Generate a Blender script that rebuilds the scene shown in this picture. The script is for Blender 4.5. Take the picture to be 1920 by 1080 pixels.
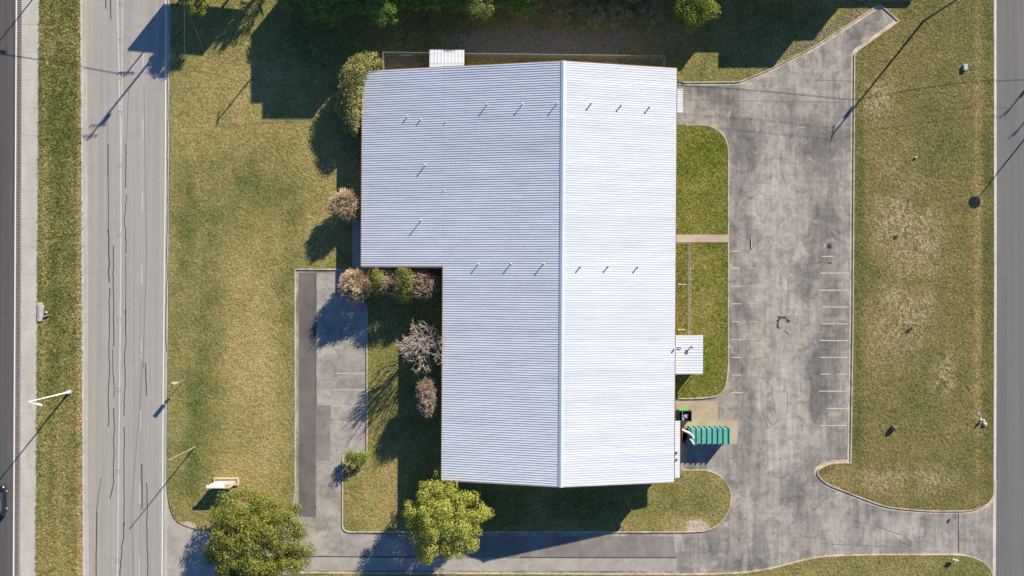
import bpy, bmesh, math, random
import numpy as np
from mathutils import Vector, Matrix

for o in list(bpy.data.objects): bpy.data.objects.remove(o)
random.seed(7); np.random.seed(7)
RNG = np.random.default_rng(11)
scene = bpy.context.scene
COL = scene.collection

# ------------------------------------------------------------------ camera, sky, sun, exposure
S = 11.46            # photograph pixels per metre on the ground
H = 112.0            # drone height
cam_d = bpy.data.cameras.new('camera'); cam = bpy.data.objects.new('camera', cam_d); COL.objects.link(cam)
cam.location = (0, 0, H); cam.rotation_euler = (0, 0, 0)
cam_d.sensor_width = 36.0; cam_d.lens = 36.0 * H / (1920 / S)
cam_d.clip_start = 1.0; cam_d.clip_end = 6000
scene.camera = cam
SUN_EL = math.radians(26.0); SX, SY = 0.625, 0.781
w = bpy.data.worlds.new('World'); scene.world = w; w.use_nodes = True
wn = w.node_tree.nodes; sky = wn.new('ShaderNodeTexSky'); sky.sky_type = 'NISHITA'; sky.sun_disc = False
sky.sun_elevation = SUN_EL; sky.sun_rotation = math.atan2(SX, SY); sky.air_density = 1.0; sky.ozone_density = 7.0; sky.dust_density = 0.0
w.node_tree.links.new(sky.outputs[0], wn['Background'].inputs[0]); wn['Background'].inputs[1].default_value = 0.07
sd = bpy.data.lights.new('sun', 'SUN'); sd.energy = 4.6; sd.angle = math.radians(0.55); sd.color = (1.0, 0.865, 0.655)
sun = bpy.data.objects.new('sun', sd); COL.objects.link(sun)
sun.rotation_euler = Vector((SX * math.cos(SUN_EL), SY * math.cos(SUN_EL), math.sin(SUN_EL))).to_track_quat('Z', 'Y').to_euler()
sun.location = (60, 80, 60)
scene.view_settings.view_transform = 'Standard'; scene.view_settings.look = 'None'
scene.view_settings.exposure = 1.0; scene.view_settings.gamma = 1.0; scene.view_settings.use_curve_mapping = False
scene.render.engine = 'CYCLES'

# ------------------------------------------------------------------ coordinates
def g(px, py, z=0.0):
    """point at height z that stands where the aerial photograph shows pixel (px, py)"""
    k = (H - z) / H
    return Vector(((px - 960) / S * k, (540 - py) / S * k, z))
def gx(px): return (px - 960) / S
def gy(py): return (540 - py) / S

# ------------------------------------------------------------------ node helpers
def mat(name, rough=0.9, spec=0.2, metal=0.0):
    m = bpy.data.materials.new(name); m.use_nodes = True
    b = m.node_tree.nodes['Principled BSDF']
    b.inputs['Roughness'].default_value = rough; b.inputs['Metallic'].default_value = metal
    b.inputs['Specular IOR Level'].default_value = spec
    return m, m.node_tree, b
def pos(nt): return nt.nodes.new('ShaderNodeNewGeometry').outputs['Position']
def objc(nt): return nt.nodes.new('ShaderNodeTexCoord').outputs['Object']
def scl(nt, v, s):
    n = nt.nodes.new('ShaderNodeMapping'); n.inputs['Scale'].default_value = s
    nt.links.new(v, n.inputs['Vector']); return n.outputs[0]
def noise(nt, v, scale, detail=3, rough=0.55, dist=0.0):
    n = nt.nodes.new('ShaderNodeTexNoise'); n.inputs['Scale'].default_value = scale
    n.inputs['Detail'].default_value = detail; n.inputs['Roughness'].default_value = rough; n.inputs['Distortion'].default_value = dist
    nt.links.new(v, n.inputs['Vector']); return n.outputs['Fac']
def voro(nt, v, scale, feat='DISTANCE_TO_EDGE'):
    n = nt.nodes.new('ShaderNodeTexVoronoi'); n.feature = feat; n.inputs['Scale'].default_value = scale
    nt.links.new(v, n.inputs['Vector']); return n.outputs['Distance']
def put(nt, sock, v):
    if hasattr(v, 'is_output') or isinstance(v, bpy.types.NodeSocket): nt.links.new(v, sock)
    else: sock.default_value = v
def mth(nt, op, a, b=0.0, clamp=False):
    n = nt.nodes.new('ShaderNodeMath'); n.operation = op; n.use_clamp = clamp
    put(nt, n.inputs[0], a); put(nt, n.inputs[1], b); return n.outputs[0]
def rng(nt, v, a, b, c=0.0, d=1.0, smooth=True):
    n = nt.nodes.new('ShaderNodeMapRange'); n.interpolation_type = 'SMOOTHSTEP' if smooth else 'LINEAR'
    put(nt, n.inputs[0], v)
    for i, q in enumerate((a, b, c, d)): n.inputs[i + 1].default_value = q
    return n.outputs[0]
def ramp(nt, fac, stops):
    n = nt.nodes.new('ShaderNodeValToRGB'); e = n.color_ramp.elements
    while len(e) < len(stops): e.new(0.5)
    for i, (p, c) in enumerate(stops): e[i].position = p; e[i].color = (*c, 1)
    nt.links.new(fac, n.inputs[0]); return n.outputs[0]
def mix(nt, fac, a, b, mode='MIX'):
    n = nt.nodes.new('ShaderNodeMix'); n.data_type = 'RGBA'; n.blend_type = mode
    put(nt, n.inputs['Factor'], fac)
    put(nt, n.inputs[6], (*a, 1) if isinstance(a, tuple) and len(a) == 3 else a)
    put(nt, n.inputs[7], (*b, 1) if isinstance(b, tuple) and len(b) == 3 else b)
    return n.outputs[2]
def gain(nt, col, fac, lo, hi):
    """multiply a colour by a value between lo and hi"""
    v = rng(nt, fac, 0.25, 0.75, lo, hi, False)
    c = nt.nodes.new('ShaderNodeCombineColor')
    for i in range(3): nt.links.new(v, c.inputs[i])
    return mix(nt, 1.0, col, c.outputs[0], 'MULTIPLY')
def bump(nt, b, h, strength, dist):
    n = nt.nodes.new('ShaderNodeBump'); n.inputs['Strength'].default_value = strength; n.inputs['Distance'].default_value = dist
    nt.links.new(h, n.inputs['Height']); nt.links.new(n.outputs[0], b.inputs['Normal'])
def blob(nt, P, px, py, rx, ry):
    """soft worn or watered patch round a place on the ground"""
    n = nt.nodes.new('ShaderNodeMapping'); n.vector_type = 'TEXTURE'
    n.inputs['Location'].default_value = (gx(px), gy(py), 0); n.inputs['Scale'].default_value = (rx / S, ry / S, 1e4)
    nt.links.new(P, n.inputs['Vector'])
    l = nt.nodes.new('ShaderNodeVectorMath'); l.operation = 'LENGTH'; nt.links.new(n.outputs[0], l.inputs[0])
    return rng(nt, l.outputs['Value'], 1.15, 0.25)
def col(nt, b, c): nt.links.new(c, b.inputs['Base Color'])

def simple(name, c, rough=0.8, spec=0.2, metal=0.0, var=0.12, scale=3.0):
    m, nt, b = mat(name, rough, spec, metal)
    col(nt, b, gain(nt, (*c, 1), noise(nt, objc(nt), scale, 4), 1 - var, 1 + var)); return m

def grass_mat(name, bias=0.0, blobs=(), ruts=(), pal=None, fine=1.0, mow=0.0, dirt=()):
    m, nt, b = mat(name, 0.95, 0.05)
    P = pos(nt)
    a = noise(nt, P, 0.055, 3, 0.6); c = noise(nt, P, 0.33, 4, 0.6); d = noise(nt, P, 1.7, 3, 0.6)
    v = mth(nt, 'ADD', mth(nt, 'MULTIPLY', a, 0.75), mth(nt, 'MULTIPLY', c, 0.62))
    v = mth(nt, 'ADD', v, mth(nt, 'MULTIPLY', d, 0.34))
    v = mth(nt, 'ADD', v, bias - 0.36)
    if mow:
        s = noise(nt, scl(nt, P, (1.1, 0.02, 1)), 1.0, 2)
        v = mth(nt, 'ADD', v, mth(nt, 'MULTIPLY', mth(nt, 'SUBTRACT', s, 0.5), mow))
    for (px, py, rx, ry, wgt) in blobs:
        v = mth(nt, 'ADD', v, mth(nt, 'MULTIPLY', blob(nt, P, px, py, rx, ry), wgt))
    pal = pal or [(0.0, (.058, .088, .026)), (0.3, (.122, .142, .043)), (0.52, (.208, .196, .071)), (0.75, (.300, .252, .106)), (1.0, (.378, .305, .150))]
    cc = ramp(nt, v, pal)
    for (px, py, rx, ry) in ruts:
        mk = mth(nt, 'MULTIPLY', blob(nt, P, px, py, rx, ry), rng(nt, mth(nt, 'ABSOLUTE', mth(nt, 'SUBTRACT', noise(nt, scl(nt, P, (1.0, .6, 1)), 0.75, 4, .6, 1.6), .5)), 0.06, 0.015))
        cc = mix(nt, mth(nt, 'MULTIPLY', mth(nt, 'MULTIPLY', mk, rng(nt, noise(nt, P, .16, 3, .6), .33, .52)), 0.8), cc, (.41, .345, .235))
    for (px, py, rx, ry, th, dc) in dirt:
        mk = rng(nt, mth(nt, 'ADD', mth(nt, 'MULTIPLY', blob(nt, P, px, py, rx, ry), .8), mth(nt, 'MULTIPLY', noise(nt, P, .8, 5, .7), .7)), th, th + .12)
        cc = mix(nt, mk, cc, dc)
    f = noise(nt, P, 3.4, 4, 0.75)
    cc = gain(nt, cc, f, 1 - .60 * fine, 1 + .55 * fine)
    isl = nt.nodes.new('ShaderNodeNewGeometry').outputs['Random Per Island']
    cc = gain(nt, cc, rng(nt, isl, 0, 1, .25, .75, False), 0.72, 1.28)
    col(nt, b, cc)
    bump(nt, b, mth(nt, 'ADD', f, mth(nt, 'MULTIPLY', d, 1.0)), 0.9, 0.12)
    return m

def pave_mat(name, c1, c2, streak=(1, 1, 1), scale=0.12, stain=0.25, grit=0.10, blobs=(), rough=0.9, warm=None):
    """weathered paving: two tones in patches, streaks, blotches and grit"""
    m, nt, b = mat(name, rough, 0.25)
    P = pos(nt); Q = scl(nt, P, streak)
    v = noise(nt, Q, scale, 5, 0.62, 0.6)
    v = rng(nt, v, 0.3, 0.7)
    for (px, py, rx, ry, wgt) in blobs:
        v = mth(nt, 'ADD', v, mth(nt, 'MULTIPLY', blob(nt, P, px, py, rx, ry), wgt), True)
    cc = mix(nt, v, c1, c2)
    if warm: cc = mix(nt, mth(nt, 'MULTIPLY', rng(nt, noise(nt, P, .07, 3, .5), .45, .7), .5), cc, warm)
    if name.startswith('parking'):
        s1 = noise(nt, scl(nt, P, (1.6, .10, 1)), 1.0, 4, .65); cc = gain(nt, cc, s1, .74, 1.2)
        s2 = noise(nt, scl(nt, P, (.12, 1.2, 1)), 1.0, 4, .65); cc = gain(nt, cc, s2, .90, 1.08)
        bl = rng(nt, noise(nt, P, .42, 6, .75, .4), .56, .72); cc = mix(nt, mth(nt, 'MULTIPLY', bl, .72), cc, (.09, .087, .092))
        lt = rng(nt, noise(nt, P, .27, 5, .7, .8), .54, .70); cc = mix(nt, mth(nt, 'MULTIPLY', lt, .6), cc, (.43, .405, .37))
    st = noise(nt, P, 0.55, 5, 0.7, 1.0)
    cc = gain(nt, cc, rng(nt, st, .25, .62, .25, .75), 1 - stain, 1 + stain * .35)
    cc = gain(nt, cc, noise(nt, P, 9.0, 3, 0.8), 1 - grit, 1 + grit)
    cc = gain(nt, cc, noise(nt, P, 2.2, 3, 0.6), 1 - grit * .7, 1 + grit * .7)
    col(nt, b, cc); bump(nt, b, noise(nt, P, 14.0, 2), 0.25, 0.02)
    return m

M = {}
M['grass_west'] = grass_mat('grass_west', 0.065, [(475, 760, 90, 300, .26), (365, 800, 22, 260, -.18), (350, 430, 22, 260, -.14), (395, 640, 30, 420, -.10), (480, 340, 70, 60, -.12), (560, 380, 60, 60, -.08), (500, 130, 60, 60, .1), (600, 330, 60, 200, .10), (420, 250, 120, 120, .10), (540, 600, 25, 320, -.10),
                                                (700, 60, 260, 90, -.18), (1010, 60, 330, 60, .10), (1330, 135, 110, 40, -.12), (720, 930, 60, 90, .12), (1000, 950, 260, 50, -.16), (1250, 950, 120, 60, -.10), (1290, 985, 60, 26, .3), (790, 700, 60, 200, -.15)], mow=.12, dirt=[(1306, 986, 34, 20, .80, (.42, .36, .28)), (352, 988, 26, 16, .72, (.44, .38, .30)), (1010, 80, 330, 45, .90, (.25, .22, .155)), (760, 118, 60, 25, .9, (.22, .19, .14)), (1270, 225, 20, 20, .8, (.38, .31, .24))])
M['grass_east_strip'] = grass_mat('grass_east_strip', -0.03, [(1310, 290, 60, 60, -.1), (1320, 380, 50, 80, .10), (1330, 600, 30, 100, .1), (1290, 250, 30, 30, .1)], pal=[(0.0, (.06, .098, .014)), (0.35, (.125, .152, .024)), (0.6, (.212, .198, .058)), (1.0, (.33, .27, .11))])
EPAL = [(0.0, (.054, .080, .024)), (0.3, (.098, .114, .036)), (0.52, (.150, .144, .052)), (0.75, (.208, .178, .074)), (1.0, (.285, .23, .11))]
M['grass_east'] = grass_mat('grass_east', 0.13, [(1655, 720, 60, 260, .10), (1640, 200, 60, 110, .08), (1720, 460, 90, 120, .10), (1852, 500, 14, 700, -.22), (1832, 500, 10, 700, .22), (1770, 250, 60, 200, -.06), (1790, 880, 60, 80, -.08), (1610, 500, 14, 500, -.2), (1600, 900, 60, 30, .2)],
                            ruts=[(1712, 440, 70, 130), (1690, 600, 80, 100), (1660, 380, 40, 110), (1770, 700, 30, 60), (1645, 190, 40, 50), (1700, 900, 110, 40)], mow=.16, pal=EPAL)
M['grass_south'] = grass_mat('grass_south', 0.04, [(1700, 1060, 150, 25, .02)])
MPAL = [(0.0, (.058, .092, .024)), (0.35, (.138, .168, .046)), (0.62, (.265, .25, .092)), (1.0, (.45, .36, .19))]
M['grass_median'] = grass_mat('grass_median', 0.09, [(112, 900, 16, 240, .14), (112, 200, 22, 500, -.10), (150, 540, 8, 900, .30), (100, 700, 20, 260, -.1), (85, 560, 8, 700, .1)], fine=1.15, pal=MPAL)
M['grass_far'] = grass_mat('grass_far', 0.0)
M['road'] = pave_mat('frontage_road', (.285, .278, .272), (.345, .336, .330), (2.2, .03, 1), .55, .06, .05)
M['road_edge'] = pave_mat('road_edge_concrete', (.36, .345, .32), (.46, .44, .41), (1, .1, 1), .8, .12, .08)
M['highway'] = pave_mat('highway_asphalt', (.072, .072, .080), (.100, .098, .104), (1.4, .02, 1), .9, .08, .08)
M['shoulder'] = pave_mat('shoulder_concrete', (.40, .385, .355), (.47, .455, .43), (1, .25, 1), .5, .08, .04)
M['rumble'] = pave_mat('rumble_strip', (.22, .20, .195), (.27, .245, .24), (1, .1, 1), .8, .1, .08)
M['groove'] = simple('rumble_groove_dark', (.075, .07, .075), .95)  # even dark tone for the groove bars
M['lot'] = pave_mat('parking_lot_asphalt', (.155, .151, .151), (.345, .328, .308), (1.1, .5, 1), .20, .34, .15,
                    [(1455, 520, 55, 400, .55), (1470, 800, 60, 90, .45), (1395, 300, 34, 150, -.5), (1535, 350, 44, 200, -.32), (1550, 640, 50, 260, -.42), (1394, 600, 30, 220, -.5), (1330, 190, 60, 40, -.3), (1440, 770, 14, 40, -.5), (1620, 1000, 120, 30, .2), (1560, 930, 60, 40, .3), (1330, 870, 60, 40, -.2), (1480, 1000, 150, 60, .25), (1700, 1000, 160, 20, .1), (1400, 1060, 70, 14, -.35),
                     (640, 700, 45, 160, .40), (620, 930, 25, 60, .35), (480, 1040, 130, 40, .5), (560, 1035, 60, 26, .1)], warm=(.33, .30, .265))
M['aged'] = pave_mat('aged_asphalt', (.175, .164, .158), (.245, .231, .222), (1, .6, 1), .3, .16, .10)
M['light_lot'] = pave_mat('bleached_asphalt', (.235, .225, .215), (.365, .345, .325), (.6, 1.2, 1), .28, .32, .12)
M['newer'] = pave_mat('newer_asphalt', (.105, .095, .095), (.165, .152, .150), (1, .3, 1), .25, .12, .08)
M['concrete_drive'] = pave_mat('drive_concrete', (.29, .278, .26), (.38, .365, .34), (.5, 1, 1), .25, .18, .08)
M['pad'] = pave_mat('tan_concrete', (.36, .295, .215), (.44, .375, .29), (1, 1, 1), .3, .16, .06)
M['walk'] = pave_mat('walk_concrete', (.38, .31, .25), (.44, .37, .30), (.4, 1, 1), .4, .10, .05)
M['grey_concrete'] = pave_mat('grey_concrete', (.25, .25, .25), (.33, .33, .32), (1, 1, 1), .5, .15, .06)
M['kerb'] = pave_mat('kerb_concrete', (.36, .30, .245), (.53, .465, .385), (1, 1, 1), .5, .30, .16)
M['kerb_white'] = pave_mat('kerb_pale_concrete', (.47, .43, .41), (.58, .54, .52), (1, 1, 1), .5, .08, .05)
M['east_road'] = pave_mat('east_road_asphalt', (.128, .130, .134), (.162, .163, .166), (1.2, .02, 1), .8, .05, .06)
M['dirt'] = pave_mat('bare_dirt', (.34, .29, .23), (.45, .39, .31), (1, 1, 1), .8, .2, .15)
M['stone'] = simple('pale_stone', (.27, .245, .20), .95, .1, 0, .35, 1.5)
def paint(name, c, wear):
    m, nt, b = mat(name, .7, .3)
    P = pos(nt); f = rng(nt, noise(nt, P, 3.5, 5, .75), wear - .08, wear + .08)
    col(nt, b, mix(nt, f, (.27, .262, .252), c)); return m
M['white_paint'] = paint('worn_white_paint', (.52, .51, .50), .40)
M['bright_paint'] = simple('white_paint', (.74, .74, .73), .6, .3)
M['yellow_paint'] = paint('worn_yellow_paint', (.46, .36, .18), .42)
M['stall_paint'] = paint('worn_stall_paint', (.62, .56, .43), .44)
M['tar'] = simple('crack_sealant', (.055, .058, .066), .6, .3, 0, .3, 4)
M['seam'] = simple('worn_road_seam', (.20, .196, .19), .8, .2, 0, .2, 3)
M['oil_and_shadow'] = simple('oil_and_shadow_spot', (.035, .035, .038), .7, .3, 0, .3, 5)  # dark spots on the lot, one of them a painted shadow
def roof_mat():
    m, nt, b = mat('white_roof_metal', 0.42, 0.4, 0.0)
    P = pos(nt); v = noise(nt, scl(nt, P, (.16, .9, 1)), .8, 4, .6); v2 = noise(nt, scl(nt, P, (.35, 2.2, 1)), 1.0, 3, .6)
    cc = gain(nt, (.552, .602, .682, 1), v, .93, 1.05)
    isl = nt.nodes.new('ShaderNodeObjectInfo').outputs['Random']
    cc = gain(nt, cc, rng(nt, isl, 0, 1, .25, .75, False), .965, 1.03)
    cc = gain(nt, cc, noise(nt, P, 3.0, 4, .7), .97, 1.03)
    cc = gain(nt, cc, rng(nt, noise(nt, scl(nt, P, (.05, 1.6, 1)), 1.0, 4, .7), .3, .6, .25, .75), .95, 1.02)
    col(nt, b, cc); bump(nt, b, v2, 0.35, 0.08); return m
M['roof'] = roof_mat()
M['ridge'] = simple('ridge_cap_metal', (.46, .52, .62), .4, .4, 0, .04, .6)
M['trim'] = simple('rust_red_trim', (.22, .085, .055), .6, .3, 0, .15, 1)
M['wall'] = simple('cream_wall_metal', (.52, .47, .39), .6, .3, 0, .08, .8)
M['wall_brown'] = simple('brown_base_brick', (.22, .13, .09), .85, .2, 0, .2, 3)
M['glass'] = simple('dark_glass', (.03, .04, .05), .08, .6, 0, .1, 1)
M['door'] = simple('brown_door_paint', (.16, .09, .06), .5)
M['galv'] = simple('galvanised_steel', (.42, .45, .48), .4, .5, .35, .08, 4)
M['white_metal'] = simple('white_painted_steel', (.72, .72, .72), .4, .4, 0, .05, 4)
M['dark_metal'] = simple('dark_steel', (.045, .045, .05), .5, .4, .2, .1, 4)
M['wood_pole'] = simple('weathered_pole_wood', (.16, .125, .10), .9, .1, 0, .2, 5)
M['wire'] = simple('bare_aluminium_wire', (.30, .31, .33), .4, .5, .3, .05, 4)
M['teal'] = simple('teal_container_paint', (.10, .36, .31), .55, .3, 0, .16, 1.4)
M['green'] = simple('green_paint', (.08, .26, .10), .55, .3, 0, .2, 2)
M['dkgreen'] = simple('dark_green_steel', (.02, .05, .045), .6, .3, 0, .3, 3)
M['rust'] = simple('rusty_brown_steel', (.26, .14, .085), .8, .2, .1, .3, 3)
M['bluepaint'] = simple('blue_hose_paint', (.10, .22, .42), .5)
M['purple'] = simple('purple_plastic', (.18, .09, .22), .4, .4, 0, .3, 4)
M['black_plastic'] = simple('black_plastic', (.015, .015, .018), .35, .5, 0, .3, 4)
M['sign_white'] = simple('white_sign_panel', (.70, .70, .72), .5, .3, 0, .04, 2)
M['sign_tan'] = simple('tan_stone_sign_base', (.50, .42, .34), .85, .2, 0, .12, 3)
M['board'] = simple('billboard_face', (.4, .42, .45), .6)
M['car_paint'] = simple('dark_navy_car_paint', (.010, .016, .032), .18, .6, 0, .03, 1)
M['tyre'] = simple('tyre_rubber', (.02, .02, .02), .85)
M['rim'] = simple('alloy_rim', (.55, .55, .57), .3, .5, .6)
M['lamp_clear'] = simple('headlamp_lens', (.75, .76, .78), .12, .6)
M['lamp_red'] = simple('tail_lamp_lens', (.40, .015, .02), .2, .6)
M['tan_pole'] = simple('sun_bleached_pole_wood', (.30, .26, .20), .9, .1, 0, .15, 5)
M['bark'] = simple('grey_bark', (.15, .12, .095), .95, .05, 0, .25, 6)
M['twig_grey'] = simple('pale_grey_twigs', (.47, .40, .365), .9, .05, 0, .2, 2)
M['twig_tan'] = simple('tan_twigs', (.58, .47, .34), .9, .05, 0, .25, 2)
M['twig_brown'] = simple('brown_twigs', (.47, .385, .31), .9, .05, 0, .25, 2)
M['twig_dark'] = simple('dark_brush_twigs', (.42, .42, .27), .9, .05, 0, .25, 2)
M['beige_rock'] = simple('beige_rock', (.52, .44, .36), .9, .1, 0, .2, 3)
M['tan_wood'] = simple('pale_plank', (.55, .45, .34), .85, .1, 0, .15, 4)
M['plaster'] = simple('pale_stucco', (.50, .46, .40), .9, .1, 0, .06, .5)
M['gravel_roof'] = simple('grey_flat_roof', (.30, .30, .30), .95, .1, 0, .15, .5)
M['yellow'] = simple('safety_yellow', (.55, .40, .06), .5)
def leaf_mat(name, c_dark, c_mid, c_light):
    m, nt, b = mat(name, .55, .25)
    isl = nt.nodes.new('ShaderNodeNewGeometry').outputs['Random Per Island']
    n = noise(nt, pos(nt), .9, 3, .6)
    v = mth(nt, 'ADD', mth(nt, 'MULTIPLY', isl, .55), mth(nt, 'MULTIPLY', n, .5))
    c = ramp(nt, v, [(.1, c_dark), (.5, c_mid), (.92, c_light)])
    col(nt, b, c)
    b.inputs['Subsurface Weight'].default_value = 0
    t = nt.nodes.new('ShaderNodeBsdfTranslucent'); nt.links.new(c, t.inputs[0])
    ms = nt.nodes.new('ShaderNodeMixShader'); ms.inputs[0].default_value = .22
    nt.links.new(b.outputs[0], ms.inputs[1]); nt.links.new(t.outputs[0], ms.inputs[2])
    nt.links.new(ms.outputs[0], nt.nodes['Material Output'].inputs[0]); return m
M['leaf_oak'] = leaf_mat('oak_leaves', (.068, .098, .020), (.168, .188, .034), (.33, .315, .066))
M['leaf_elm'] = leaf_mat('yellowing_leaves', (.18, .21, .036), (.345, .37, .072), (.54, .51, .125))
M['leaf_small'] = leaf_mat('fresh_green_leaves', (.08, .15, .028), (.16, .24, .045), (.30, .36, .08))
M['leaf_hedge'] = leaf_mat('olive_shrub_leaves', (.09, .12, .032), (.27, .28, .09), (.60, .49, .21))
M['leaf_bush'] = leaf_mat('bush_leaves', (.08, .115, .026), (.21, .225, .05), (.44, .40, .10))
M['leaf_dark'] = leaf_mat('dark_green_leaves', (.08, .16, .035), (.16, .28, .05), (.26, .40, .085))
M['leaf_bright'] = leaf_mat('bright_yellow_green_leaves', (.10, .15, .02), (.20, .25, .03), (.34, .36, .06))
M['leaf_olive'] = leaf_mat('olive_grey_leaves', (.12, .16, .05), (.22, .27, .08), (.34, .38, .13))

# ------------------------------------------------------------------ object helpers
ORG = {}
def link(o, parent=None, tag=None):
    COL.objects.link(o)
    if parent is not None: o.parent = parent; ORG[o.name] = ORG[parent.name]
    else: ORG[o.name] = Vector((0, 0, 0))
    return o
def tag(o, label, cat, group=None, kind=None):
    o['label'] = label; o['category'] = cat
    if group: o['group'] = group
    if kind: o['kind'] = kind
    return o
def thing(name, loc, label, cat, group=None):
    o = bpy.data.objects.new(name, None); COL.objects.link(o); o.location = loc; o.empty_display_size = .3
    ORG[o.name] = Vector(loc); return tag(o, label, cat, group)
def np_obj(name, V, F, m, parent=None, smooth=False):
    V = np.asarray(V, dtype=np.float64)
    o_ = bpy.data.meshes.new(name)
    F = np.asarray(F, dtype=np.int32); n = F.shape[1]
    if parent is not None: V = V - np.array(ORG[parent.name])
    o_.vertices.add(len(V)); o_.vertices.foreach_set('co', V.astype(np.float32).ravel())
    o_.loops.add(F.size); o_.loops.foreach_set('vertex_index', F.ravel())
    o_.polygons.add(len(F)); o_.polygons.foreach_set('loop_start', np.arange(0, F.size, n, dtype=np.int32))
    if smooth: o_.polygons.foreach_set('use_smooth', np.ones(len(F), dtype=bool))
    o_.update(calc_edges=True); o_.materials.append(m)
    return link(bpy.data.objects.new(name, o_), parent)
class MB:
    """collects shapes in world coordinates and links them as ONE mesh object"""
    def __init__(s): s.v = []; s.f = []; s.sm = []
    def add(s, vs, fs, sm=False):
        b = len(s.v); s.v += [tuple(q) for q in vs]; s.f += [tuple(i + b for i in f) for f in fs]; s.sm += [sm] * len(fs); return s
    def box(s, x0, x1, y0, y1, z0, z1):
        return s.add([(x0, y0, z0), (x1, y0, z0), (x1, y1, z0), (x0, y1, z0), (x0, y0, z1), (x1, y0, z1), (x1, y1, z1), (x0, y1, z1)],
                     [(0, 3, 2, 1), (4, 5, 6, 7), (0, 1, 5, 4), (1, 2, 6, 5), (2, 3, 7, 6), (3, 0, 4, 7)])
    def obox(s, p, q, wd, z0, z1):
        """upright slab from p to q (2-D), wd thick"""
        d = Vector((q[0] - p[0], q[1] - p[1])); d.normalize(); n = Vector((-d.y, d.x)) * wd / 2
        c = [(p[0] + n.x, p[1] + n.y), (p[0] - n.x, p[1] - n.y), (q[0] - n.x, q[1] - n.y), (q[0] + n.x, q[1] + n.y)]
        return s.prism(c, z0, z1)
    def prism(s, pts, z0, z1):
        a = sum(pts[i][0] * pts[(i + 1) % len(pts)][1] - pts[(i + 1) % len(pts)][0] * pts[i][1] for i in range(len(pts)))
        if a < 0: pts = pts[::-1]
        n = len(pts)
        vs = [(p[0], p[1], z0) for p in pts] + [(p[0], p[1], z1) for p in pts]
        return s.add(vs, [tuple(range(n - 1, -1, -1)), tuple(range(n, 2 * n))] + [(i, (i + 1) % n, n + (i + 1) % n, n + i) for i in range(n)])
    def sheet(s, pts, z):
        a = sum(pts[i][0] * pts[(i + 1) % len(pts)][1] - pts[(i + 1) % len(pts)][0] * pts[i][1] for i in range(len(pts)))
        if a < 0: pts = pts[::-1]
        return s.add([(p[0], p[1], z) for p in pts], [tuple(range(len(pts)))])
    def tube(s, p, q, r0, r1=None, n=8, cap=True, sm=True):
        r1 = r0 if r1 is None else r1; p = Vector(p); q = Vector(q); d = (q - p).normalized()
        u = d.orthogonal().normalized(); v = d.cross(u)
        vs = [p + (u * math.cos(2 * math.pi * i / n) + v * math.sin(2 * math.pi * i / n)) * r0 for i in range(n)] + \
             [q + (u * math.cos(2 * math.pi * i / n) + v * math.sin(2 * math.pi * i / n)) * r1 for i in range(n)]
        s.add(vs, [(i, (i + 1) % n, n + (i + 1) % n, n + i) for i in range(n)], sm)
        if cap: s.add(vs[:n], [tuple(range(n - 1, -1, -1))]); s.add(vs[n:], [tuple(range(n))])
        return s
    def path(s, pts, r, n=6):
        for a, b in zip(pts[:-1], pts[1:]): s.tube(a, b, r, r, n)
        return s
    def lathe(s, c, prof, n=16):
        vs = [];
        for (r, z) in prof:
            for i in range(n): vs.append((c[0] + r * math.cos(2 * math.pi * i / n), c[1] + r * math.sin(2 * math.pi * i / n), c[2] + z))
        fs = [(k * n + i, k * n + (i + 1) % n, (k + 1) * n + (i + 1) % n, (k + 1) * n + i) for k in range(len(prof) - 1) for i in range(n)]
        s.add(vs, fs, True); s.add(vs[-n:], [tuple(range(n))]); return s
    def blobby(s, c, rx, ry, rz, jit=.15, seed=0, sub=2):
        bm = bmesh.new(); bmesh.ops.create_icosphere(bm, subdivisions=sub, radius=1); r = random.Random(seed)
        vs = []
        for v in bm.verts:
            k = 1 + r.uniform(-jit, jit); vs.append((c[0] + v.co.x * rx * k, c[1] + v.co.y * ry * k, c[2] + v.co.z * rz * k))
        s.add(vs, [tuple(v.index for v in f.verts) for f in bm.faces], True); bm.free(); return s
    def build(s, name, m, parent=None):
        off = ORG[parent.name] if parent is not None else Vector((0, 0, 0))
        me = bpy.data.meshes.new(name); me.from_pydata([(a - off.x, b - off.y, c - off.z) for a, b, c in s.v], [], s.f); me.update()
        if any(s.sm): me.polygons.foreach_set('use_smooth', s.sm)
        me.materials.append(m); return link(bpy.data.objects.new(name, me), parent)
def struct(o): o['kind'] = 'structure'; return o
def stuff(o): o['kind'] = 'stuff'; return o
def copy_tree(o, parent=None):
    c = o.copy(); COL.objects.link(c); c.parent = parent; ORG[c.name] = ORG[o.name]
    for ch in o.children: copy_tree(ch, c)
    return c

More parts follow.
